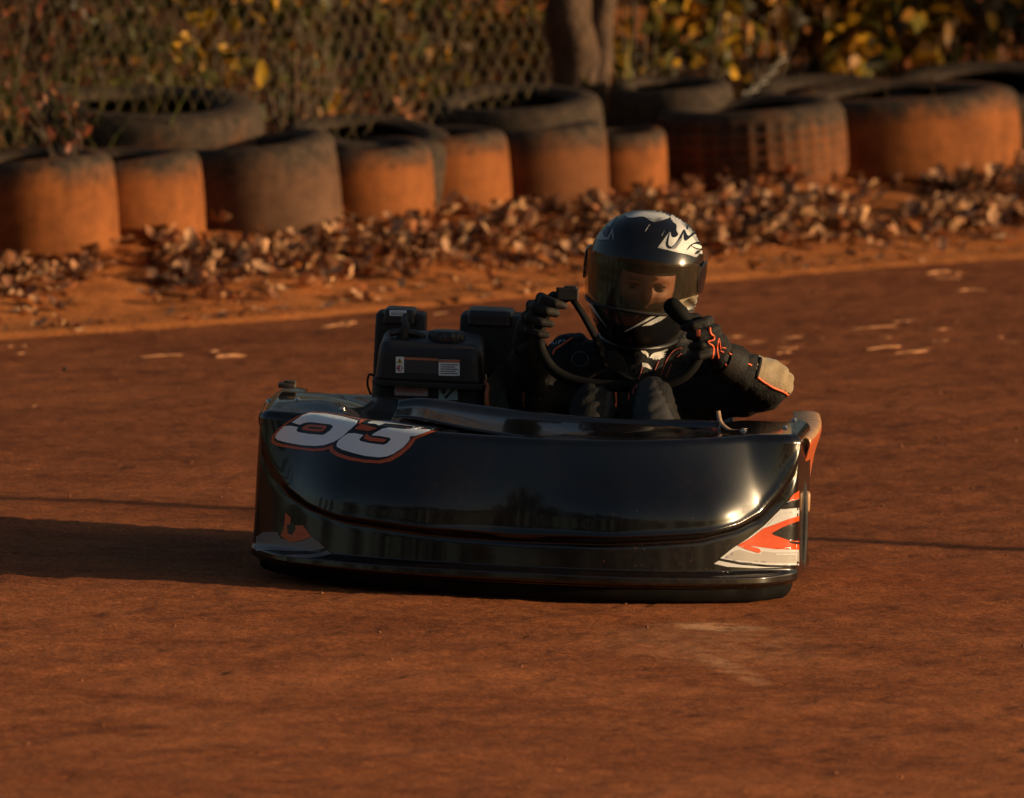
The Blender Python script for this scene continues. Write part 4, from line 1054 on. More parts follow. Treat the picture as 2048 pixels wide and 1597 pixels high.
# ---- floor, frame, bumper, wheels ------------------------------------------
mb = MB(); box(mb, -0.40, 0.42, 0.16, 1.0, 0.058, 0.064); mb.xf(KM); mb.build('floor_tray', M_alu, kart)
mb = MB()
for x in (-0.33, 0.33): tube(mb, [W(p) for p in catmull([(x * 0.8, 0.14, 0.085), (x, 0.4, 0.085), (x * 1.05, 0.75, 0.085), (x * 0.95, 1.0, 0.10)], 6)], 0.014, 10)
for y in (0.22, 0.56, 0.80, 0.99): tube(mb, [W((-0.33, y, 0.085)), W((0.33, y, 0.085))], 0.0125, 10)
tube(mb, [W((-0.50, 0.33, 0.13)), W((0.50, 0.33, 0.13))], 0.014, 10); tube(mb, [W((-0.52, 0.90, 0.134)), W((0.52, 0.90, 0.134))], 0.015, 12)
mb.build('frame', M_tubing, kart)
def wheel(x, y, r, wd, z=None):
    # each wheel stands on the ground whatever the body's roll
    wp = W((x, y, r)); g = float(hgt(wp.x, wp.y)); zc = r + (g - (wp.z - r)) + 0.002
    c = Vector((x, y, zc))
    prof = [(0.50 * r, -0.46), (0.58 * r, -0.50), (0.80 * r, -0.50), (0.93 * r, -0.46), (0.985 * r, -0.38), (1.0 * r, -0.2), (1.0 * r, 0.2), (0.985 * r, 0.38), (0.93 * r, 0.46), (0.80 * r, 0.50), (0.58 * r, 0.50), (0.50 * r, 0.46)]
    V = []; n = 56
    for i in range(n):
        a = 2 * PI * i / n
        for (pr, px_) in prof: V.append(W(c + Vector((px_ * wd, pr * math.cos(a), pr * math.sin(a)))))
    t = obj('wheel', V, grid_faces(n, len(prof), True), M_rubber, kart)
    rp = [(0.505 * r, -0.46), (0.46 * r, -0.44), (0.42 * r, -0.2), (0.42 * r, 0.2), (0.46 * r, 0.44), (0.505 * r, 0.46)]
    V = []
    for i in range(n):
        a = 2 * PI * i / n
        for (pr, px_) in rp: V.append(W(c + Vector((px_ * wd, pr * math.cos(a), pr * math.sin(a)))))
    mb = MB(); mb.add(V, grid_faces(n, 6, True))
    for k in range(5):
        a = 2 * PI * k / 5
        tube(mb, [W(c + Vector((0.1 * wd * (1 if x > 0 else -1), 0.01, 0))), W(c + Vector((0.1 * wd * (1 if x > 0 else -1), 0.43 * r * math.cos(a), 0.43 * r * math.sin(a))))], 0.011, 6)
    mb.build('rim', M_alu, t)
wheel(-0.475, 0.36, 0.128, 0.125); wheel(0.475, 0.36, 0.128, 0.125); wheel(-0.46, 0.90, 0.132, 0.18); wheel(0.46, 0.90, 0.132, 0.18)
mb = MB(); tube(mb, [W(p) for p in catmull([(-0.33, 1.0, 0.11), (-0.31, 1.04, 0.12), (0.31, 1.04, 0.12), (0.33, 1.0, 0.11)], 6)], 0.011, 10); mb.build('rear_bumper', M_tubing, kart)
# seat shell behind the driver
def seat():
    c = pk(1290, 900, 0.90); V = []; nu, nv = 25, 16
    for i in range(nu):
        a = -PI * 0.62 + 2 * PI * 0.62 * i / (nu - 1)
        for j in range(nv):
            t = j / (nv - 1); z = 0.075 + 0.28 * t; w_ = 0.175 + 0.03 * t; d = 0.16 + 0.02 * t
            cut = 1 - 0.45 * smooth01((abs(a) - 1.2) / 0.8)
            V.append(W((c.x + w_ * math.sin(a), 0.84 + 0.08 * t + d * math.cos(a) * 0.9, 0.075 + (z - 0.075) * cut)))
    o = obj('seat', V, grid_faces(nu, nv), M_blackp, kart); s = o.modifiers.new('t', 'SOLIDIFY'); s.thickness = 0.006
seat()
# grey plate by the seat (leaning, with a slanting edge)
mb = MB(); ps = [pk(972, 762, 0.66), pk(1035, 688, 0.70), pk(1048, 690, 0.71), pk(1052, 850, 0.70), pk(974, 850, 0.66)]
vs = [W(p) for p in ps] + [W(p + Vector((0.002, 0.004, 0))) for p in ps]
mb.add(vs, [(0, 4, 3, 2, 1), (5, 6, 7, 8, 9)] + [(i, (i + 1) % 5, 5 + (i + 1) % 5, 5 + i) for i in range(5)]); mb.build('guard_plate', M_plate, kart, smooth=False, bevel=0.0012)

# ---- engine ------------------------------------------------------------------
ek = (kart)
def kbox(px0, py0, px1, py1, y0, y1, taper=0.0, mb=None, Vz=None):
    a = pk(px0, (py0 + py1) / 2, y0); b = pk(px1, (py0 + py1) / 2, y0); t = pk((px0 + px1) / 2, py0, y0); u = pk((px0 + px1) / 2, py1, y0)
    mb = mb or MB(); box(mb, a.x, b.x, y0, y1, u.z, t.z, KM, taper); return mb
eng = kbox(752, 768, 964, 960, 0.70, 0.94)
kbox(740, 792, 976, 860, 0.74, 0.92, mb=eng)
e = eng.build('engine', M_blackm, kart, smooth=False, label='black single-cylinder engine', bevel=0.008)
# fuel tank: rounded block, lofted so that its shoulders are soft
def loft_block(x0, x1, y0, y1, z0, z1, rad, top_in=0.02, tilt=0.0, bulge=0.004, n=7):
    """rounded box as a super-elliptic loft"""
    V = []; cx_, cy_ = (x0 + x1) / 2, (y0 + y1) / 2; hx, hy = (x1 - x0) / 2, (y1 - y0) / 2; nu = 64
    lev = [(0, -0.02), (0.02, -0.004), (0.06, 0.0)] + [(t, 0.0) for t in np.linspace(0.12, 0.72, 7)]
    zt = []
    for t, ins in lev: zt.append((z0 + (z1 - z0) * t, ins - top_in * 0.25 * t))
    for k in range(1, 9):
        th = PI / 2 * k / 8; zt.append((z1 - rad + rad * math.sin(th), -top_in * 0.25 - (rad * (1 - math.cos(th))) * 1.2))
    zt = [q for q in zt if q[0] <= z1 - rad + 1e-9 or True]
    zt.sort(key=lambda q: q[0])
    for (z, ins) in zt:
        for i in range(nu):
            a = 2 * PI * i / nu; c, s = math.cos(a), math.sin(a); ex = 0.28
            V.append(Vector((cx_ + (hx + ins) * math.copysign(abs(c) ** ex, c), cy_ + (hy + ins) * math.copysign(abs(s) ** ex, s), z)))
    m = len(zt); f = []
    for j in range(m - 1):
        for i in range(nu): f.append((j * nu + i, j * nu + (i + 1) % nu, (j + 1) * nu + (i + 1) % nu, (j + 1) * nu + i))
    if tilt:
        for i in range(len(V)):
            k_ = smooth01((V[i].z - (z1 - rad * 1.6)) / (rad * 1.6)); V[i].z += tilt * k_ * max(0, (V[i].y - y0) / (y1 - y0)) ** 0.8
    # lid
    V.append(Vector((cx_, cy_, zt[-1][0] + 0.002 + tilt * 0.574))); c = len(V) - 1
    for i in range(nu): f.append(((m - 1) * nu + i, (m - 1) * nu + (i + 1) % nu, c))
    V.append(Vector((cx_, cy_, zt[0][0]))); c = len(V) - 1
    for i in range(nu): f.append(((i + 1) % nu, i, c))
    return V, f
def pxz(px, py, y): p = pk(px, py, y); return p.x, p.z
yT0, yT1 = 0.64, 0.80
x0, _ = pxz(748, 740, yT0); x1, _ = pxz(968, 740, yT0); _, z1 = pxz(860, 700, yT0); _, z0 = pxz(860, 768, yT0)
V, f = loft_block(x0, x1, yT0, yT1, z0, z1 + 0.008, 0.018, 0.03, 0.028)
tank = MB().add([W(p) for p in V], f).build('fuel_tank', M_blackp, e, label='black plastic fuel tank with warning labels')
# seam flange
V, f = loft_block(x0 - 0.006, x1 + 0.006, yT0 - 0.006, yT1, z0 - 0.010, z0 + 0.004, 0.004, 0.0)
MB().add([W(p) for p in V], f).build('tank_flange', M_blackm, e)
# lower shroud with labels
xa, _ = pxz(744, 780, 0.67); xb, _ = pxz(972, 780, 0.67); _, zb = pxz(860, 770, 0.67); _, zb0 = pxz(860, 850, 0.67)
V, f = loft_block(xa, xb, 0.67, 0.82, zb0, zb, 0.006, 0.0)
shroud = MB().add([W(p) for p in V], f).build('shroud', M_blackm, e)
# fuel cap with a ribbed skirt
def cap(px, py, yl, r, h, mat, parent, name):
    c = pk(px, py, yl); V = []; n = 72
    prof = [(1.0, 0), (1.04, 0.1), (1.04, 0.7), (0.98, 0.92), (0.86, 1.0), (0.5, 1.03), (0.01, 1.03)]
    for j, (pr, ph) in enumerate(prof):
        for i in range(n):
            a = 2 * PI * i / n; rib = 1 + (0.035 * math.copysign(1, math.sin(a * 14)) if 0 < j < 4 else 0)
            V.append(W(c + Vector((r * pr * rib * math.cos(a), r * pr * rib * math.sin(a), h * ph))))
    f = []
    for j in range(len(prof) - 1):
        for i in range(n): f.append((j * n + i, j * n + (i + 1) % n, (j + 1) * n + (i + 1) % n, (j + 1) * n + i))
    return MB().add(V, f).build(name, mat, parent)
cap(893, 690, 0.715, 0.041, 0.034, M_blackp, e, 'fuel_cap')
# breather hose rising from the tank's left
mb = MB(); pts = [pk(803, 690, 0.70), pk(806, 668, 0.70), pk(812, 652, 0.71), pk(808, 640, 0.74), pk(812, 632, 0.76)]
tube(mb, [W(p) for p in catmull(pts, 6)], [0.017 - 0.009 * min(1, i / 14) for i in range(25)], 10); mb.build('hose', M_rubber, e)
mb = MB(); pts = [pk(780, 668, 0.69), pk(800, 664, 0.70), pk(830, 668, 0.71), pk(850, 676, 0.71)]; tube(mb, [W(p) for p in catmull(pts, 6)], 0.008, 8); mb.build('lever', M_blackp, e)
# air filter box at the back left and the box beside it, with stepped lids
def stepped(px0, px1, pyt, pyb, y0, y1, lx0, lx1, lyt, name, label):
    mb = MB(); a, _ = pxz(px0, 700, y0); b, _ = pxz(px1, 700, y0); _, zt = pxz(px0, pyt, y0); _, zb_ = pxz(px0, pyb, y0)
    V, f = loft_block(a, b, y0, y1, zb_, zt, 0.010, 0.01); mb.add([W(p) for p in V], f)
    o = mb.build(name, M_blackm, e, label=label)
    mb = MB(); a2, _ = pxz(lx0, 650, y0 - 0.004); b2, _ = pxz(lx1, 650, y0 - 0.004); _, zl = pxz(px0, lyt, y0); _, zl0 = pxz(px0, pyt + 22, y0)
    V, f = loft_block(a2, b2, y0 - 0.008, y1 - 0.01, zl0, zl, 0.008, 0.012); mb.add([W(p) for p in V], f); mb.build('lid', M_blackp, o)
    return o
ac = stepped(745, 849, 625, 860, 0.83, 0.94, 763, 832, 617, 'air_filter', 'tall black air filter box')
mf = stepped(914, 1048, 628, 850, 0.82, 0.95, 930, 1026, 619, 'muffler_box', 'wide black box beside the driver')
mb = MB(); box(mb, x0 + 0.02, x1 - 0.02, 0.78, 0.90, z0 - 0.1, z0 + 0.10, KM); mb.build('cylinder_head', M_blackm, e, smooth=False, bevel=0.006)
mb = MB(); tube(mb, [W(p) for p in catmull([pk(742, 790, 0.74), pk(735, 770, 0.74), pk(738, 750, 0.74), pk(748, 752, 0.74)], 5)], 0.003, 6); mb.build('cable', M_rubber, e)
mb = MB(); tube(mb, [W(p) for p in catmull([pk(970, 762, 0.67), pk(975, 775, 0.66), pk(973, 790, 0.65), pk(974, 812, 0.65)], 5)], 0.006, 8); mb.build('fuel_line', simple('orange_hose', (0.45, 0.12, 0.04), 0.4), e)
# labels
bvt = world_bvh(tank); bva = world_bvh([c for c in ac.children][0]); bvs2 = world_bvh(shroud)
M_lblw = simple('label_white', (0.80, 0.84, 0.88), 0.4, 0.1, 60); M_lbly = simple('label_yellow', (0.55, 0.40, 0.05), 0.4); M_lblo = simple('label_orange', (0.50, 0.17, 0.08), 0.4)
M_lblk = simple('label_black', (0.015, 0.015, 0.015), 0.5); M_lblg = simple('label_dark_grey', (0.045, 0.045, 0.05), 0.35); M_lblp = simple('label_pinkish', (0.50, 0.38, 0.42), 0.4); M_lblt = simple('label_teal', (0.34, 0.48, 0.52), 0.4); M_lblr = simple('label_red', (0.45, 0.10, 0.07), 0.4)
Ze = lambda p: Z(p, 680, 580, 5.12)
def label(parts, bv, mats, parent, name, lbl=None):
    mb = MB()
    for k, (pl, mi) in enumerate(parts):
        r_ = decal('x', Ze(pl), bv, None, None, 0.0007 + 0.0004 * min(k, 3), 4.0, build=False)
        if r_: mb.add(r_[0], r_[1], mi)
    if mb.v: mb.build(name, mats, parent, label=lbl)
def rect(a, b, c, d, sk=0.0): return [(a, b), (c, b + sk * (c - a)), (c, d + sk * (c - a)), (a, d)]
lm = [M_lblw, M_lbly, M_lblk, M_lblo, M_lblg, M_lblp, M_lblt, M_lblr]
label([(rect(572, 686, 655, 850), 0), ([(612, 695), (582, 752), (642, 752)], 1), ([(612, 712), (604, 742), (620, 742)], 2),
       ([(612 + 30 * math.cos(a * PI / 8), 802 + 36 * math.sin(a * PI / 8)) for a in range(16)], 7), ([(612 + 23 * math.cos(a * PI / 8), 802 + 28 * math.sin(a * PI / 8)) for a in range(16)], 0), ([(592, 782), (600, 776), (634, 824), (626, 830)], 7)], bvt, lm, tank, 'warning_label', 'small white label with a yellow triangle and a red no symbol')
lines = [(rect(1010, 714, 1226, 878, 0.02), 0), (rect(1012, 716, 1226, 745, 0.02), 3)]
for r_ in range(5): lines += [(rect(1030, 762 + r_ * 22, 1205 - 25 * (r_ % 2), 771 + r_ * 22, 0.02), 4)]
label([(rect(655, 690, 1000, 850, 0.03), 4), (rect(655, 690, 1000, 714, 0.04), 3)], bvt, lm, tank, 'warning_label', 'dark grey label with an orange top band')
label(lines, bvt, lm, tank, 'warning_label', 'pale label with an orange header and lines of text')
label([(rect(508, 212, 680, 266, 0.02), 0)] + [(rect(522, 224 + r_ * 13, 665, 229 + r_ * 13, 0.02), 4) for r_ in range(3)], bva, lm, ac, 'sticker', 'white sticker with lines of small text')
label([(rect(560, 966, 900, 1080, 0.03), 5)] + [(rect(575, 982 + r_ * 18, 885 - 40 * (r_ % 2), 990 + r_ * 18, 0.03), 7) for r_ in range(4)], bvs2, lm, shroud, 'warning_label', 'pinkish label with red text')
label([(rect(1010, 992, 1205, 1126, 0.02), 6), ([(1060, 1100), (1140, 1030), (1170, 1000), (1180, 1015), (1120, 1080), (1090, 1120)], 2), ([(1040, 1020), (1075, 1010), (1090, 1050), (1060, 1075), (1035, 1050)], 4)], bvs2, lm, shroud, 'warning_label', 'teal label with a pictogram')
label([(rect(815, 398, 918, 430, 0.02), 0)], bvt, lm, tank, 'sticker', 'small white sticker on top')
print('KART ok')
# ================================================================== DRIVER
M_suit = simple('black_race_suit', (0.0095, 0.009, 0.0086), 0.75, 0.35, 25, 0.7, 70, spec=0.25, bdist=0.006)
M_glove = simple('black_glove', (0.009, 0.008, 0.007), 0.7, 0.4, 40, 0.6, 160, dust=0.05, spec=0.3, bdist=0.003)
M_patch = simple('tan_knit_patch', (0.27, 0.20, 0.11), 0.85, 0.2, 30, 0.5, 120, sheen=0.2, bdist=0.004)
M_kneeg = simple('grey_suit_panel', (0.022, 0.021, 0.020), 0.75, 0.25, 30, 0.5, 120)
M_pipe = simple('orange_piping', (0.80, 0.14, 0.045), 0.5, 0.2, 60)
M_dkred = simple('dark_red_print', (0.34, 0.07, 0.04), 0.6, 0.3, 60)
M_whitep = simple('white_print', (0.72, 0.70, 0.64), 0.5, 0.1, 60)
M_skin = simple('skin', (0.42, 0.19, 0.115), 0.5, 0.12, 50, 0.15, 300)
L = lambda px, py, y: KM @ pk(px, py, y)
pm = KM @ Matrix.Translation((0.28, 0.86, 0.10))
person = thing('person', pm, 'racing driver in black suit and full-face helmet gripping the wheel, elbow out', 'person')
YH = 0.80                                    # helmet depth (kart-local)
hc = L(1290, 551, YH)
mb = MB()
shL, shR = L(1142, 722, 0.86), L(1402, 735, 0.86)
chest = L(1272, 770, 0.85); belly = L(1275, 850, 0.80); pel = L(1275, 960, 0.83)
capsule(mb, chest, belly, 0.125, 0.118); capsule(mb, belly, pel, 0.12, 0.125)
capsule(mb, chest + Vector((-0.07, 0, 0.0)), shL, 0.105, 0.066); capsule(mb, chest + Vector((0.07, 0, 0)), shR, 0.105, 0.068)
capsule(mb, L(1240, 745, 0.87), L(1340, 745, 0.87), 0.10, 0.10)
capsule(mb, L(1272, 720, 0.86), hc + Vector((0, 0.02, -0.04)), 0.065, 0.055)       # neck
capsule(mb, L(1270, 690, 0.865), L(1350, 682, 0.87), 0.055, 0.058)               # collar bulk
elR, wrR = L(1050, 820, 0.74), L(1062, 700, 0.60)                                  # the driver's right arm (left in the picture)
capsule(mb, shL, elR, 0.066, 0.052); capsule(mb, elR, wrR, 0.052, 0.036)
elL, wrL = L(1535, 768, 0.72), L(1440, 718, 0.60)
capsule(mb, shR, elL, 0.070, 0.058); capsule(mb, elL, wrL, 0.056, 0.038)
capsule(mb, elL, L(1548, 768, 0.715), 0.055, 0.047)
capsule(mb, L(1370, 805, 0.80), L(1525, 788, 0.735), 0.06, 0.045)
capsule(mb, L(1120, 800, 0.84), L(1180, 830, 0.84), 0.09, 0.09)
for (kn, ft, hip) in ((L(1185, 815, 0.50), L(1150, 990, 0.22), L(1225, 960, 0.80)), (L(1303, 800, 0.50), L(1330, 985, 0.22), L(1325, 960, 0.80))):
    capsule(mb, hip, kn, 0.082, 0.052); capsule(mb, kn, ft, 0.055, 0.042); capsule(mb, ft, ft + Vector((0, -0.10, 0.03)), 0.04, 0.032)
body = remesh(mb, 0.0075, 'body', [M_suit, M_patch, M_kneeg], person, 8, 'black race suit with orange piping, slim build')
# creases of the suit: gentle folds running round the limbs
me = body.data
ax_e = (elL - wrL).normalized(); inv = pm.inverted()
for v in me.vertices:
    w_ = pm @ v.co
    d = mnoise.noise(w_ * 24) * 0.0045 + (abs(mnoise.noise(Vector((w_.x * 16 + w_.z * 20, w_.y * 12, w_.z * 48 - w_.x * 22)))) - 0.2) * 0.0085
    v.co = inv @ (w_ + (pm.to_3x3() @ v.normal) * d)
me.update()
patch_poly = [(1514, 690), (1518, 722), (1511, 757), (1530, 768), (1548, 775), (1572, 783), (1590, 797), (1640, 790), (1640, 690), (1560, 660)]
knee_poly = [(1262, 850), (1268, 810), (1280, 765), (1293, 742), (1310, 760), (1330, 800), (1352, 850)]
knee2 = [(1208, 850), (1212, 800), (1226, 760), (1236, 760), (1230, 850)]
for p in me.polygons:
    c = pm @ p.center; px, py = to_px(c)
    if px > 1500 and inside((px, py), patch_poly): p.material_index = 1
    elif c.y < 0.62 and (inside((px, py), knee_poly) or inside((px, py), knee2)): p.material_index = 2
bvb = world_bvh(body)
def piping(lines, name, mat, parent, rad=0.0026, bv=None, flat=0.7):
    mb = MB()
    for pl in lines:
        pts = catmull([(a, b, 0) for a, b in pl], 5); pts = surf_line([(q.x, q.y) for q in pts], bv or bvb, 0.0006, 4)
        if len(pts) > 2: tube(mb, pts, rad, 6, flat=flat)
    if mb.v: return mb.build(name, mat, parent)
Zk = lambda p: Z(p, 1380, 620, 5.703)
piping([Zk([(760, 765), (850, 830), (950, 890), (1070, 940), (1165, 1010)])], 'piping', M_pipe, body, 0.0042)
piping([[(1516, 700), (1520, 722), (1512, 754)]], 'seam', M_suit, body, 0.0055)
piping([Zk([(440, 492), (520, 545), (610, 595), (702, 632)])], 'piping', M_pipe, body, 0.0032)
piping([Zk([(402, 620), (430, 670), (470, 755)])], 'piping', M_pipe, body, 0.0028)
Zc = lambda p: Z(p, 1200, 640, 7.258)
piping([Zc([(232, 830), (225, 930), (228, 1080), (235, 1180), (222, 1275)])], 'piping', M_pipe, body, 0.0040)
Za = lambda p: Z(p, 980, 560, 5.323)
piping([Za([(668, 800), (690, 745), (770, 690), (880, 615)])], 'piping', M_pipe, body, 0.0030)
piping([Za([(360, 1195), (355, 1280), (360, 1350)])], 'piping', M_dkred, body, 0.0030)
for pl in ([(620, 670), (570, 830), (520, 1000)], [(850, 600), (815, 680), (790, 750)], [(1190, 410), (1080, 440), (980, 560), (920, 700), (875, 810)], [(1180, 490), (1110, 550)], [(1040, 640), (990, 740), (955, 840)], [(450, 900), (430, 1010), (410, 1160)], [(500, 960), (470, 1080)]):
    piping([Zc(pl)], 'print_line', M_dkred, body, 0.0016)
def bdecal(polys, mat, name, off=0.0016, lbl=None):
    mb = MB()
    for pl in polys:
        r_ = decal('x', pl, bvb, None, None, off, 3.0, build=False)
        if r_: mb.add(r_[0], r_[1])
    if mb.v: return mb.build(name, mat, body, label=lbl)
wing = Zc([(705, 556), (760, 497), (800, 480), (880, 466), (985, 425), (986, 446), (922, 482), (966, 490), (920, 512), (952, 526), (900, 537), (932, 551), (882, 562), (862, 582), (832, 572), (806, 588), (790, 572), (770, 588), (752, 562)])
bird = Zc([(580, 436), (620, 420), (682, 424), (630, 440), (662, 460), (695, 490), (702, 530), (690, 552), (662, 512), (620, 492), (592, 462)])
bdecal([wing, bird], M_whitep, 'chest_emblem', lbl='white winged emblem on the chest')
bdecal([Zc([(612, 624), (690, 640), (760, 716), (742, 726), (655, 690), (612, 690)])], M_whitep, 'knee_print')
bdecal([Zc([(1045, 118), (1100, 108), (1135, 118), (1100, 136), (1050, 138)])], M_whitep, 'collar_print')
M_bluep = simple('bluish_print', (0.30, 0.36, 0.46), 0.5)
bdecal([Za(p) for p in ([(640, 692), (655, 655), (668, 650), (690, 692), (678, 692), (662, 668), (652, 692)], [(698, 690), (708, 650), (716, 650), (708, 690)], [(722, 690), (735, 645), (762, 640), (768, 655), (742, 668), (732, 690)], [(778, 650), (790, 635), (800, 645), (786, 662)])], M_bluep, 'shoulder_lettering', lbl='small bluish lettering on the shoulder')
# round badge
mb = MB(); bc = [(960 + 88 * math.cos(a * PI / 12), 845 + 78 * math.sin(a * PI / 12)) for a in range(25)]
M_dimg = simple('dim_grey_print', (0.07, 0.06, 0.06), 0.6)
piping([Za(bc)], 'badge', M_dimg, body, 0.0018)

# ---- gloves: palm, four curled fingers and a thumb -------------------------------------------
def hand(name, rim, wrist, outv, label, rev=False):
    """rim: points along the wheel rim under index..little finger; outv points from the rim to the knuckles"""
    mb = MB(); front = (CAM - rim[1]); front.z *= 0.3; front.normalize(); outv = outv.normalized()
    along = (rim[0] - rim[-1]).normalized(); K = []
    for i, p in enumerate(rim):
        k = (0.95, 1.0, 0.97, 0.84)[i]; s = (0.0, 0.004, 0.002, -0.003)[i]
        kn = p + outv * (0.036 + s) - front * 0.010
        m1 = p + outv * 0.032 * k + front * 0.021 * k; m2 = p + outv * 0.002 + front * 0.030 * k; tp = p - outv * 0.022 * k + front * 0.014 + along * (0.001 * i)
        r0 = (0.0118, 0.0120, 0.0115, 0.0102)[i]
        capsule(mb, kn, m1, r0 * 1.05, r0, 12); capsule(mb, m1, m2, r0, r0 * 0.95, 12); capsule(mb, m2, tp, r0 * 0.95, r0 * 0.82, 12)
        K.append(kn); capsule(mb, wrist.lerp(kn, 0.25), kn, 0.017, 0.0128, 12)
        ellipsoid(mb, kn + outv * 0.004, (0.0125, 0.0125, 0.0125), None, 10, 8)      # knuckle pads
    capsule(mb, wrist, wrist.lerp((K[1] + K[2]) / 2, 0.55), 0.031, 0.028, 14)
    tb = wrist.lerp(K[0], 0.42) - front * 0.010; t1 = rim[0] + outv * 0.012 - front * 0.022 + along * 0.012; t2 = rim[0] - outv * 0.016 - front * 0.014 + along * 0.022
    capsule(mb, tb, t1, 0.0155, 0.0125, 12); capsule(mb, t1, t2, 0.0125, 0.0098, 12)
    return remesh(mb, 0.0034, name, M_glove, person, 3, label)
# steering wheel rim (part of the kart)
YW = 0.555
rimL = [L(a, b, y) for a, b, y in ((1148, 585, .565), (1128, 592, .562), (1106, 606, .558), (1088, 632, .553), (1079, 662, .546), (1080, 694, .54), (1092, 722, .534), (1114, 746, .53), (1148, 762, .527), (1190, 770, .525), (1230, 773, .525), (1280, 773, .525), (1330, 768, .527), (1368, 752, .531), (1392, 724, .538), (1400, 696, .545), (1391, 668, .552), (1372, 643, .558), (1353, 622, .562), (1345, 614, .564))]
sw = MB(); rc = catmull(rimL, 5); nrc = len(rc)
rad = []
for i in range(nrc):
    t = i / (nrc - 1); r_ = 0.0135
    if t > 0.86: r_ = 0.0135 + 0.008 * smooth01((t - 0.86) / 0.08)
    if t < 0.10: r_ = 0.0175
    rad.append(r_)
tube(sw, rc, rad, 14); ellipsoid(sw, rc[-1], (0.0215, 0.0215, 0.0215), None, 14, 10)
M_grip = simple('black_grip', (0.004, 0.004, 0.004), 0.75, 0.3, 40, 0.3, 300, spec=0.15)
wheel_o = sw.build('steering_wheel', M_grip, kart, label='black rubber open-topped steering wheel')
hub = L(1215, 735, 0.548)
mb = MB()
tube(mb, [L(1140, 592, .560), L(1165, 628, .556), L(1192, 676, .552), hub], [0.014, 0.016, 0.018, 0.022], 8, flat=0.5)
tube(mb, [L(1150, 762, .533), L(1180, 752, .542), hub], [0.012, 0.014, 0.02], 8, flat=0.5); tube(mb, [L(1300, 770, .533), L(1255, 756, .542), hub], [0.012, 0.014, 0.02], 8, flat=0.5)
ellipsoid(mb, hub, (0.045, 0.018, 0.04), None, 18, 10)
mb.build('spoke', M_grip, wheel_o)
mb = MB(); c = pk(1138, 590, 0.553); box(mb, c.x - 0.026, c.x + 0.022, c.y - 0.012, c.y + 0.012, c.z - 0.012, c.z + 0.016); tube(mb, [pk(1117, 596, 0.553), pk(1117, 575, 0.553)], 0.006, 8); box(mb, c.x - 0.012, c.x + 0.018, c.y - 0.010, c.y + 0.01, c.z + 0.012, c.z + 0.021)
mb.xf(KM); mb.build('switch_box', M_blackm, wheel_o, smooth=False, bevel=0.003)
mb = MB(); tube(mb, [hub, L(1216, 775, .575), L(1215, 880, .52)], 0.010, 10); mb.build('steering_column', simple('black_column', (0.003, 0.003, 0.003), 0.9, spec=0.05), kart)
# the two hands
gr = hand('glove', [L(1112, 606, .556), L(1095, 622, .553), L(1084, 644, .549), L(1079, 668, .545)], L(1050, 690, 0.612), (L(1050, 625, .57) - L(1095, 640, .555)), 'black glove on the shaded side of the wheel', True)
gl = hand('glove', [L(1385, 650, .556), L(1397, 668, .552), L(1401, 690, .546), L(1397, 712, .541)], L(1443, 712, 0.602), (L(1437, 672, .56) - L(1398, 682, .55)), 'black glove with orange piping')
bvg = world_bvh(gl)
piping([Zk([(225, 205), (232, 265), (272, 310), (265, 345), (208, 360), (215, 385), (262, 420), (262, 500), (242, 580), (270, 635), (300, 630), (325, 560), (312, 480), (310, 400), (325, 330)])], 'glove_piping', M_pipe, gl, 0.0032, bvg)
piping([Zk([(335, 350), (345, 400), (350, 450)]), Zk([(350, 440), (375, 432), (405, 440)]), Zk([(345, 470), (380, 485)])], 'glove_piping', M_pipe, gl, 0.0022, bvg)
r_ = decal('x', Zk([(72, 232), (122, 230), (120, 300), (78, 302)]), bvg, None, None, 0.0012, 3.0, build=False)
if r_: MB().add(*r_).build('glove_tab', M_pipe, gl)
# glove cuffs
for (wr, el) in ((wrR, elR), (wrL, elL)):
    d = (el - wr).normalized(); mb = MB(); tube(mb, [wr - d * 0.004, wr + d * 0.012, wr + d * 0.045], [0.040, 0.045, 0.051], 20, caps=False); o = mb.build('cuff', M_glove, person)

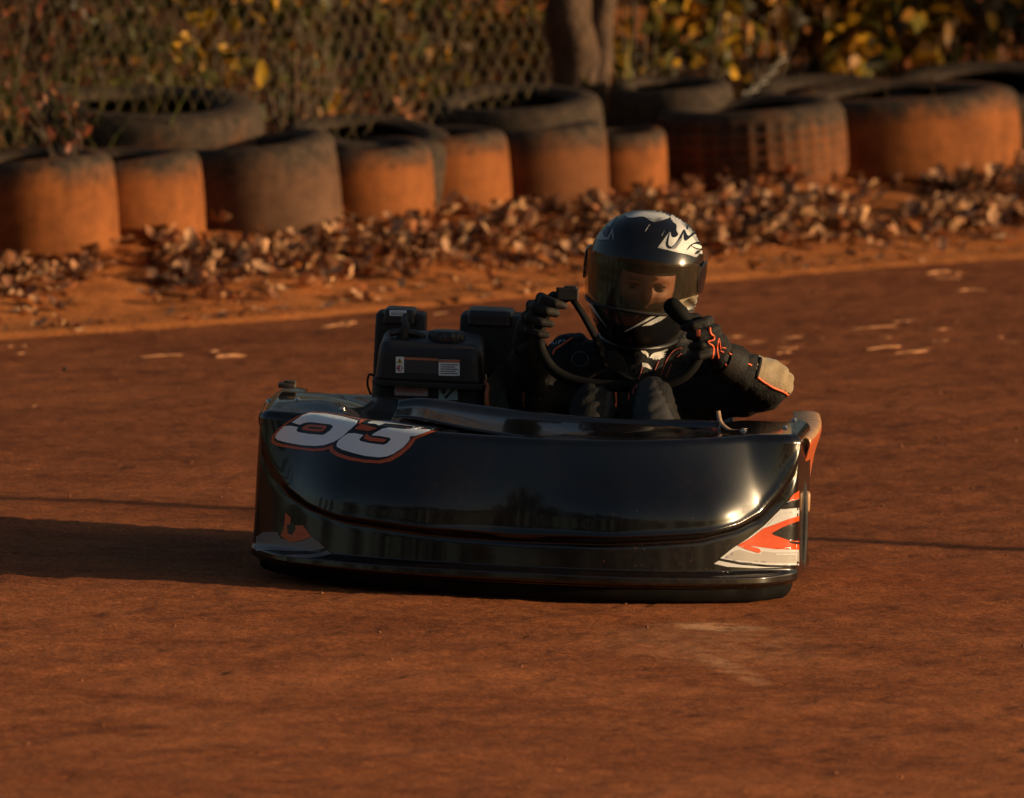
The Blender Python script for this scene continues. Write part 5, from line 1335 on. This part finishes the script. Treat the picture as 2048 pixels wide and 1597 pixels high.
# ---- head inside the helmet ---------------------------------------------------
HM = Matrix.Translation(hc) @ Matrix.Rotation(R(7.0), 4, 'Y') @ Matrix.Rotation(R(-9.0), 4, 'Z') @ Matrix.Rotation(R(4.0), 4, 'X')
def H(p): return HM @ Vector(p)
HH_M = Matrix.Translation((0.012, 0, -0.004)) @ HM @ Matrix.Rotation(R(5.0), 4, 'Z')
def HH(p): return HH_M @ Vector(p)
mb = MB(); nu, nv = 64, 48; V = []
for j in range(nv + 1):
    th = PI * j / nv
    for i in range(nu):
        ph = 2 * PI * i / nu; d = Vector((math.sin(th) * math.sin(ph), -math.sin(th) * math.cos(ph), math.cos(th)))
        p = Vector((d.x * 0.074, d.y * 0.096, d.z * 0.115))
        if p.z < -0.02: p.x *= 1 - 0.32 * smooth01((-0.02 - p.z) / 0.09)
        if d.y < 0:
            fx, fz = p.x, p.z
            p.y -= 0.036 * math.exp(-(fx / 0.010) ** 2) * math.exp(-((fz + 0.032) / 0.020) ** 2) + 0.014 * math.exp(-(fx / 0.009) ** 2) * math.exp(-((fz + 0.012) / 0.02) ** 2)
            for sx in (-1, 1):
                p.y += 0.013 * math.exp(-((fx - sx * 0.033) / 0.016) ** 2) * math.exp(-((fz + 0.005) / 0.011) ** 2)
                p.y -= 0.006 * math.exp(-((fx - sx * 0.032) / 0.02) ** 2) * math.exp(-((fz - 0.014) / 0.006) ** 2)
                p.y -= 0.006 * math.exp(-((fx - sx * 0.042) / 0.018) ** 2) * math.exp(-((fz + 0.042) / 0.016) ** 2)
            p.y -= 0.008 * math.exp(-(fx / 0.022) ** 2) * math.exp(-((fz + 0.070) / 0.006) ** 2) + 0.006 * math.exp(-(fx / 0.020) ** 2) * math.exp(-((fz + 0.082) / 0.006) ** 2)
        for sx in (-1, 1):
            if abs(p.x) > 0.05 and p.x * sx > 0: p.x += sx * 0.012 * math.exp(-((p.y - 0.01) / 0.014) ** 2) * math.exp(-((p.z + 0.015) / 0.028) ** 2)
        V.append(HH(p + Vector((0, -0.025, 0.0))))
f = []
for j in range(nv):
    for i in range(nu): f.append((j * nu + i, (j + 1) * nu + i, (j + 1) * nu + (i + 1) % nu, j * nu + (i + 1) % nu))
M_bala = simple('black_balaclava', (0.006, 0.006, 0.006), 0.9)
head = obj('head', V, f, [M_skin, M_bala], person, True, 'pale face in a black balaclava behind the visor')
for p in head.data.polygons:
    c_ = HH_M.inverted() @ (pm @ p.center)
    if c_.z > 0.026 + 0.10 * (c_.x * 3) ** 2 * 0 or c_.z < -0.058 or abs(c_.x) > 0.064 or c_.y > -0.05: p.material_index = 1
M_eye = simple('eye_white', (0.17, 0.10, 0.08), 0.6); M_iris = simple('iris', (0.05, 0.035, 0.025), 0.15); M_brow = simple('brow_hair', (0.25, 0.11, 0.065), 0.9)
for sx in (-1, 1):
    mb = MB(); c = Vector((sx * 0.032, -0.025 - 0.079, -0.006)); ellipsoid(mb, HH(c), (0.0108, 0.0108, 0.0108), None, 20, 14); ey = mb.build('eye', M_eye, head)
    mb = MB(); ellipsoid(mb, HH(c + Vector((0, -0.0082, -0.001))), (0.0046, 0.0036, 0.0046), None, 14, 10); mb.build('iris', M_iris, head)
    mb = MB(); tube(mb, [HH(Vector((sx * (0.018 + 0.028 * t), -0.025 - 0.0925 + 0.010 * abs(t - 0.4), 0.0 + 0.0035 * math.sin(PI * t)))) for t in np.linspace(0, 1, 8)], 0.0046, 8); mb.build('eyelid', M_skin, head)

# ---- helmet ------------------------------------------------------------------------
HS = [(-0.150, .082, .100, .100), (-0.142, .092, .132, .115), (-0.125, .104, .156, .130), (-0.095, .116, .170, .142), (-0.06, .126, .170, .152), (-0.02, .132, .160, .160), (0.02, .135, .152, .164), (0.06, .131, .142, .160), (0.10, .113, .121, .141), (0.125, .090, .097, .115), (0.142, .060, .064, .080), (0.150, .032, .034, .042), (0.1525, .004, .004, .005)]
HSc = catmull([(a, b, c) for a, b, c, d in HS], 4); HSd = catmull([(a, d, 0) for a, b, c, d in HS], 4)
prof = [(q.x, q.y, q.z, r_.y) for q, r_ in zip(HSc, HSd)]
def hpoint(k, az, off=0.0):
    z, w_, fr_, bk = prof[k]; s, c = math.sin(az), math.cos(az); e = 2 / 2.25
    dep = fr_ if c > 0 else bk
    x = (w_ + off) * math.copysign(abs(s) ** e, s); y = -(dep + off) * math.copysign(abs(c) ** e, c)
    if c > 0 and z < -0.05:                                    # chin pulls to a keel
        k_ = smooth01((-0.05 - z) / 0.08); x *= 1 - 0.10 * k_ * c; y -= 0.004 * k_ * c ** 4
    zz = z + (off * (1 if z > 0.1 else 0)) - 0.010 * (c if c > 0 else 0) * smooth01((-0.06 - z) / 0.06)
    return Vector((x, y, zz))
nA = 144; nK = len(prof)
def eyeport(az, z):                                            # opening of the shell
    a = abs((az + PI) % (2 * PI) - PI)
    return a < R(68) and -0.052 + 0.012 * (a / R(68)) ** 2 < z < 0.046 - 0.010 * (a / R(68)) ** 2
V = [H(hpoint(k, 2 * PI * i / nA)) for i in range(nA) for k in range(nK)]
f = []
for i in range(nA):
    for k in range(nK - 1):
        az = 2 * PI * (i + 0.5) / nA; z = (prof[k][0] + prof[k + 1][0]) / 2
        if eyeport(az, z): continue
        f.append((i * nK + k, ((i + 1) % nA) * nK + k, ((i + 1) % nA) * nK + k + 1, i * nK + k + 1))
M_hblack = gel_mat('helmet_black', (0.006, 0.006, 0.007), 0.05, 0.10)
helmet = obj('helmet', V, f, M_hblack, person, True, 'glossy black full-face helmet with silver swirls')
s_ = helmet.modifiers.new('t', 'SOLIDIFY'); s_.thickness = 0.022; s_.offset = -1
fullV = V; fullF = [(i * nK + k, ((i + 1) % nA) * nK + k, ((i + 1) % nA) * nK + k + 1, i * nK + k + 1) for i in range(nA) for k in range(nK - 1)]
bvh_h = BVHTree.FromPolygons(fullV, fullF)
# visor: a curved tinted shield outside the shell, with its pivot covers
def visor_sheet(z0f, z1f, amax, off, na=72, nz=16):
    V = []
    zs_ = np.array([p[0] for p in prof])
    for i in range(na + 1):
        az = -amax + 2 * amax * i / na; u = abs(az) / amax
        lo = z0f(u); hi = z1f(u)
        for j in range(nz + 1):
            z = lo + (hi - lo) * j / nz; k = np.interp(z * 0.4 - 0.012, zs_, np.arange(nK)); k0 = int(k); k1 = min(nK - 1, k0 + 1)
            p = hpoint(k0, az, off).lerp(hpoint(k1, az, off), k - k0); p.z = z; q_ = np.interp(z, zs_, np.arange(nK)); p2 = hpoint(int(q_), az, off); p = p.lerp(Vector((p2.x, p2.y, z)), 0.18)
            V.append(p)
    return V, grid_faces(na + 1, nz + 1)
def visor_mat():
    m, nt, out = new_mat('tinted_visor'); tc = N(nt, 'ShaderNodeTexCoord')
    tr = N(nt, 'ShaderNodeBsdfTransparent'); tr.inputs[0].default_value = (0.70, 0.64, 0.56, 1)
    gl_ = N(nt, 'ShaderNodeBsdfGlossy'); gl_.inputs['Color'].default_value = (1.0, 0.93, 0.74, 1); gl_.inputs['Roughness'].default_value = 0.14
    fr_ = N(nt, 'ShaderNodeFresnel'); fr_.inputs['IOR'].default_value = 1.52
    n = noise_tex(nt, 30, 5, 0.7, tc.outputs['Object'])
    di = N(nt, 'ShaderNodeBsdfDiffuse'); di.inputs[0].default_value = (0.22, 0.17, 0.11, 1)
    m1 = N(nt, 'ShaderNodeMixShader'); nt.links.new(math_n(nt, 'MULTIPLY', ramp(nt, n.outputs['Fac'], [(0.25, (0.4, 0.4, 0.4)), (0.8, (1, 1, 1))]).outputs['Color'], 0.15), m1.inputs[0])
    nt.links.new(tr.outputs[0], m1.inputs[1]); nt.links.new(di.outputs[0], m1.inputs[2])
    m2 = N(nt, 'ShaderNodeMixShader'); nt.links.new(fr_.outputs[0], m2.inputs[0]); nt.links.new(m1.outputs[0], m2.inputs[1]); nt.links.new(gl_.outputs[0], m2.inputs[2])
    nt.links.new(m2.outputs[0], out.inputs[0]); return m
Vv, fv = visor_sheet(lambda u: -0.060 + 0.030 * u ** 3, lambda u: 0.060 - 0.006 * u * u - 0.022 * max(0, u - 0.8) / 0.2, R(84), 0.0065)
visor = obj('visor', [H(p) for p in Vv], fv, visor_mat(), helmet, True, 'smoky gold-tinted visor, face dimly visible')
for sx in (-1, 1):
    mb = MB()
    V2 = []; na, nz = 14, 12
    zs_ = np.array([p[0] for p in prof])
    for i in range(na + 1):
        az = sx * (R(70) + R(44) * i / na)
        for j in range(nz + 1):
            hh = 0.036 * math.sqrt(max(0.0, 1 - (2 * i / na - 1) ** 4)) ; z = 0.014 + hh * (2 * j / nz - 1)
            k = np.interp(z, zs_, np.arange(nK)); k0 = int(k); p = hpoint(k0, az, 0.0075).lerp(hpoint(min(nK - 1, k0 + 1), az, 0.0075), k - k0); V2.append(H(p))
    o = obj('pivot_cover', V2, grid_faces(na + 1, nz + 1), M_hblack, visor); s_ = o.modifiers.new('t', 'SOLIDIFY'); s_.thickness = 0.004
# visor lower gasket and rim line
zsn = np.array([p[0] for p in prof])
def hz(az, z, off):
    k = np.interp(z, zsn, np.arange(nK)); k0 = int(k); return H(hpoint(k0, az, off).lerp(hpoint(min(nK - 1, k0 + 1), az, off), k - k0))
mb = MB(); tube(mb, [hz(a, -0.062, 0.004) for a in np.linspace(-R(80), R(80), 50)], 0.0042, 8); mb.build('gasket', M_rubber, helmet)
mb = MB(); tube(mb, [hz(a, -0.146, 0.003) for a in np.linspace(-R(120), R(120), 60)], 0.005, 8); mb.build('rim_trim', M_blackp, helmet)
# a vent on the brow and one on the chin
mb = MB(); 
for (a0_, a1_, z_) in ((-0.22, 0.22, 0.098),): tube(mb, [hz(a, z_ + 0.004 * math.cos(a * 6), 0.004) for a in np.linspace(a0_, a1_, 14)], 0.007, 8, flat=0.6)

# silver graphics traced from the enlarged view (origin 1140,400, scale 5.323)
Zh = lambda p: Z(p, 1140, 400, 5.323)
def silver_mat():
    m, nt, out = new_mat('silver_graphic'); tc = N(nt, 'ShaderNodeTexCoord'); b = N(nt, 'ShaderNodeBsdfPrincipled')
    n = noise_tex(nt, 14, 3, 0.5, tc.outputs['Object'], 0.6); nt.links.new(ramp(nt, n.outputs['Fac'], [(0.38, (0.16, 0.16, 0.155)), (0.5, (0.52, 0.52, 0.49)), (0.62, (0.75, 0.74, 0.68))]).outputs['Color'], b.inputs['Base Color'])
    b.inputs['Roughness'].default_value = 0.3; b.inputs['Metallic'].default_value = 0.15; nt.links.new(b.outputs[0], out.inputs[0]); return m
M_silver = silver_mat(); M_hgrey = gel_mat('helmet_grey', (0.20, 0.21, 0.22), 0.05, 0.2); M_hmid = gel_mat('helmet_mid_grey', (0.075, 0.075, 0.075), 0.05, 0.2)
M_gold = simple('bronze_line', (0.20, 0.15, 0.07), 0.35); HGM = [M_silver, M_hgrey, M_blackv, M_whitep, M_gold]
G = MB()
def GB_():
    global G
    if G.v: G.build('graphic', HGM, helmet)
    G = MB()
def hg(p, mi, off, sm=True):
    r_ = decal('x', Zh(p), bvh_h, None, None, off, 3.0, sm, build=False)
    if r_: G.add(r_[0], r_[1], mi)
# crown plate with a fine weave
hg([(575, 150), (640, 120), (740, 96), (850, 100), (980, 130), (1062, 185), (1000, 215), (900, 240), (850, 222), (800, 190), (750, 182), (680, 192), (620, 192)], 1, 0.0010)
GB_(); # right-hand swirl mass
hg([(1075, 190), (1140, 172), (1210, 195), (1270, 250), (1330, 330), (1385, 420), (1425, 520), (1440, 600), (1380, 570), (1340, 612), (1240, 580), (1130, 560), (1040, 535), (950, 510), (1000, 430), (1060, 345), (1080, 395), (1120, 400), (1150, 370), (1130, 330), (1132, 270), (1090, 235)], 0, 0.0010)
for p in ([(1060, 350), (1050, 420), (1045, 480), (1075, 500), (1110, 480), (1150, 420), (1205, 320), (1200, 370), (1160, 450), (1120, 510), (1060, 525), (1022, 490), (1030, 420)],
          [(1215, 320), (1240, 370), (1265, 385), (1310, 345), (1330, 360), (1270, 410), (1225, 440), (1205, 400)],
          [(1240, 270), (1290, 262), (1320, 300), (1310, 345), (1295, 330), (1290, 290), (1262, 285), (1250, 320), (1235, 310)],
          [(1235, 540), (1270, 490), (1320, 458), (1375, 450), (1410, 500), (1405, 540), (1365, 530), (1320, 520), (1285, 495), (1262, 520)],
          [(1320, 580), (1350, 545), (1385, 540), (1360, 575)]):
    hg(p, 2, 0.0016)
hg([(1290, 490), (1330, 475), (1385, 490), (1390, 520), (1340, 515)], 3, 0.0020)
hg([(1070, 520), (1110, 490), (1150, 440), (1190, 400), (1180, 440), (1140, 500), (1110, 525)], 1, 0.0018)
hg([(1062, 185), (1100, 150), (1140, 150), (1150, 172), (1080, 192)], 0, 0.0012)
hg([(820, 262), (870, 250), (960, 252), (1040, 235), (1085, 250), (1110, 300), (1090, 330), (1050, 300), (980, 285), (900, 290)], 3, 0.0005) if False else None
hg([(930, 515), (985, 440), (1035, 372), (1052, 360), (1010, 440), (965, 515)], 0, 0.0011, False)
GB_(); # left-hand slivers
hg([(505, 150), (560, 112), (575, 122), (520, 170), (470, 230), (430, 290), (400, 280), (440, 210)], 1, 0.0012)
hg([(280, 420), (300, 360), (350, 320), (360, 380), (400, 400), (440, 330), (455, 295), (470, 380), (462, 440), (450, 380), (440, 360), (420, 425), (330, 432)], 1, 0.0012, False)
hg([(365, 330), (380, 290), (410, 285), (420, 330), (400, 385), (370, 400)], 2, 0.0016)
GB_(); # chin: feathers on the right, V lines at the front
hg([(1150, 1075), (1260, 1040), (1420, 1000), (1425, 1060), (1395, 1160), (1340, 1235), (1290, 1220), (1240, 1150), (1180, 1100)], 0, 0.0010)
for k in range(11):
    t = k / 10; a = (1185 + 120 * t, 1105 + 120 * t); b = (1300 + 110 * t, 1030 + 40 * t + 60 * t * t)
    c = ((a[0] + b[0]) / 2 + 6, (a[1] + b[1]) / 2 - 4)
    hg([a, (c[0] - 2, c[1] - 7), b, (c[0] + 4, c[1] + 7)], 2, 0.0016, False)
GB_()
hg([(575, 1402), (700, 1335), (820, 1265), (940, 1195), (1030, 1140), (1035, 1165), (940, 1225), (820, 1292), (700, 1352), (600, 1402)], 0, 0.0010, False)
GB_()
hg([(760, 1345), (860, 1290), (960, 1235), (1040, 1190), (1030, 1240), (960, 1290), (860, 1335)], 0, 0.0010, False)
for k in range(9):
    o_ = k * 30
    hg([(700 + o_, 1250 - o_ * 0.42), (708 + o_, 1250 - o_ * 0.42), (878 + o_ * 0.9, 1046), (866 + o_ * 0.9, 1046)], 4, 0.0010, False)
GB_()
hg([(150, 950), (200, 1040), (260, 1150), (330, 1260), (402, 1352), (390, 1355), (310, 1262), (240, 1160), (180, 1060), (140, 960)], 1, 0.0012, False)
GB_()
hg([(128, 1020), (170, 1110), (215, 1200), (285, 1310), (240, 1290), (180, 1200), (138, 1110)], 1, 0.0012, False)
GB_()
hg([(790, 345), (845, 265), (852, 268), (800, 345)], 4, 0.0012, False); GB_(); hg([(970, 385), (1000, 330), (1006, 333), (980, 388)], 4, 0.0012, False)
GB_()
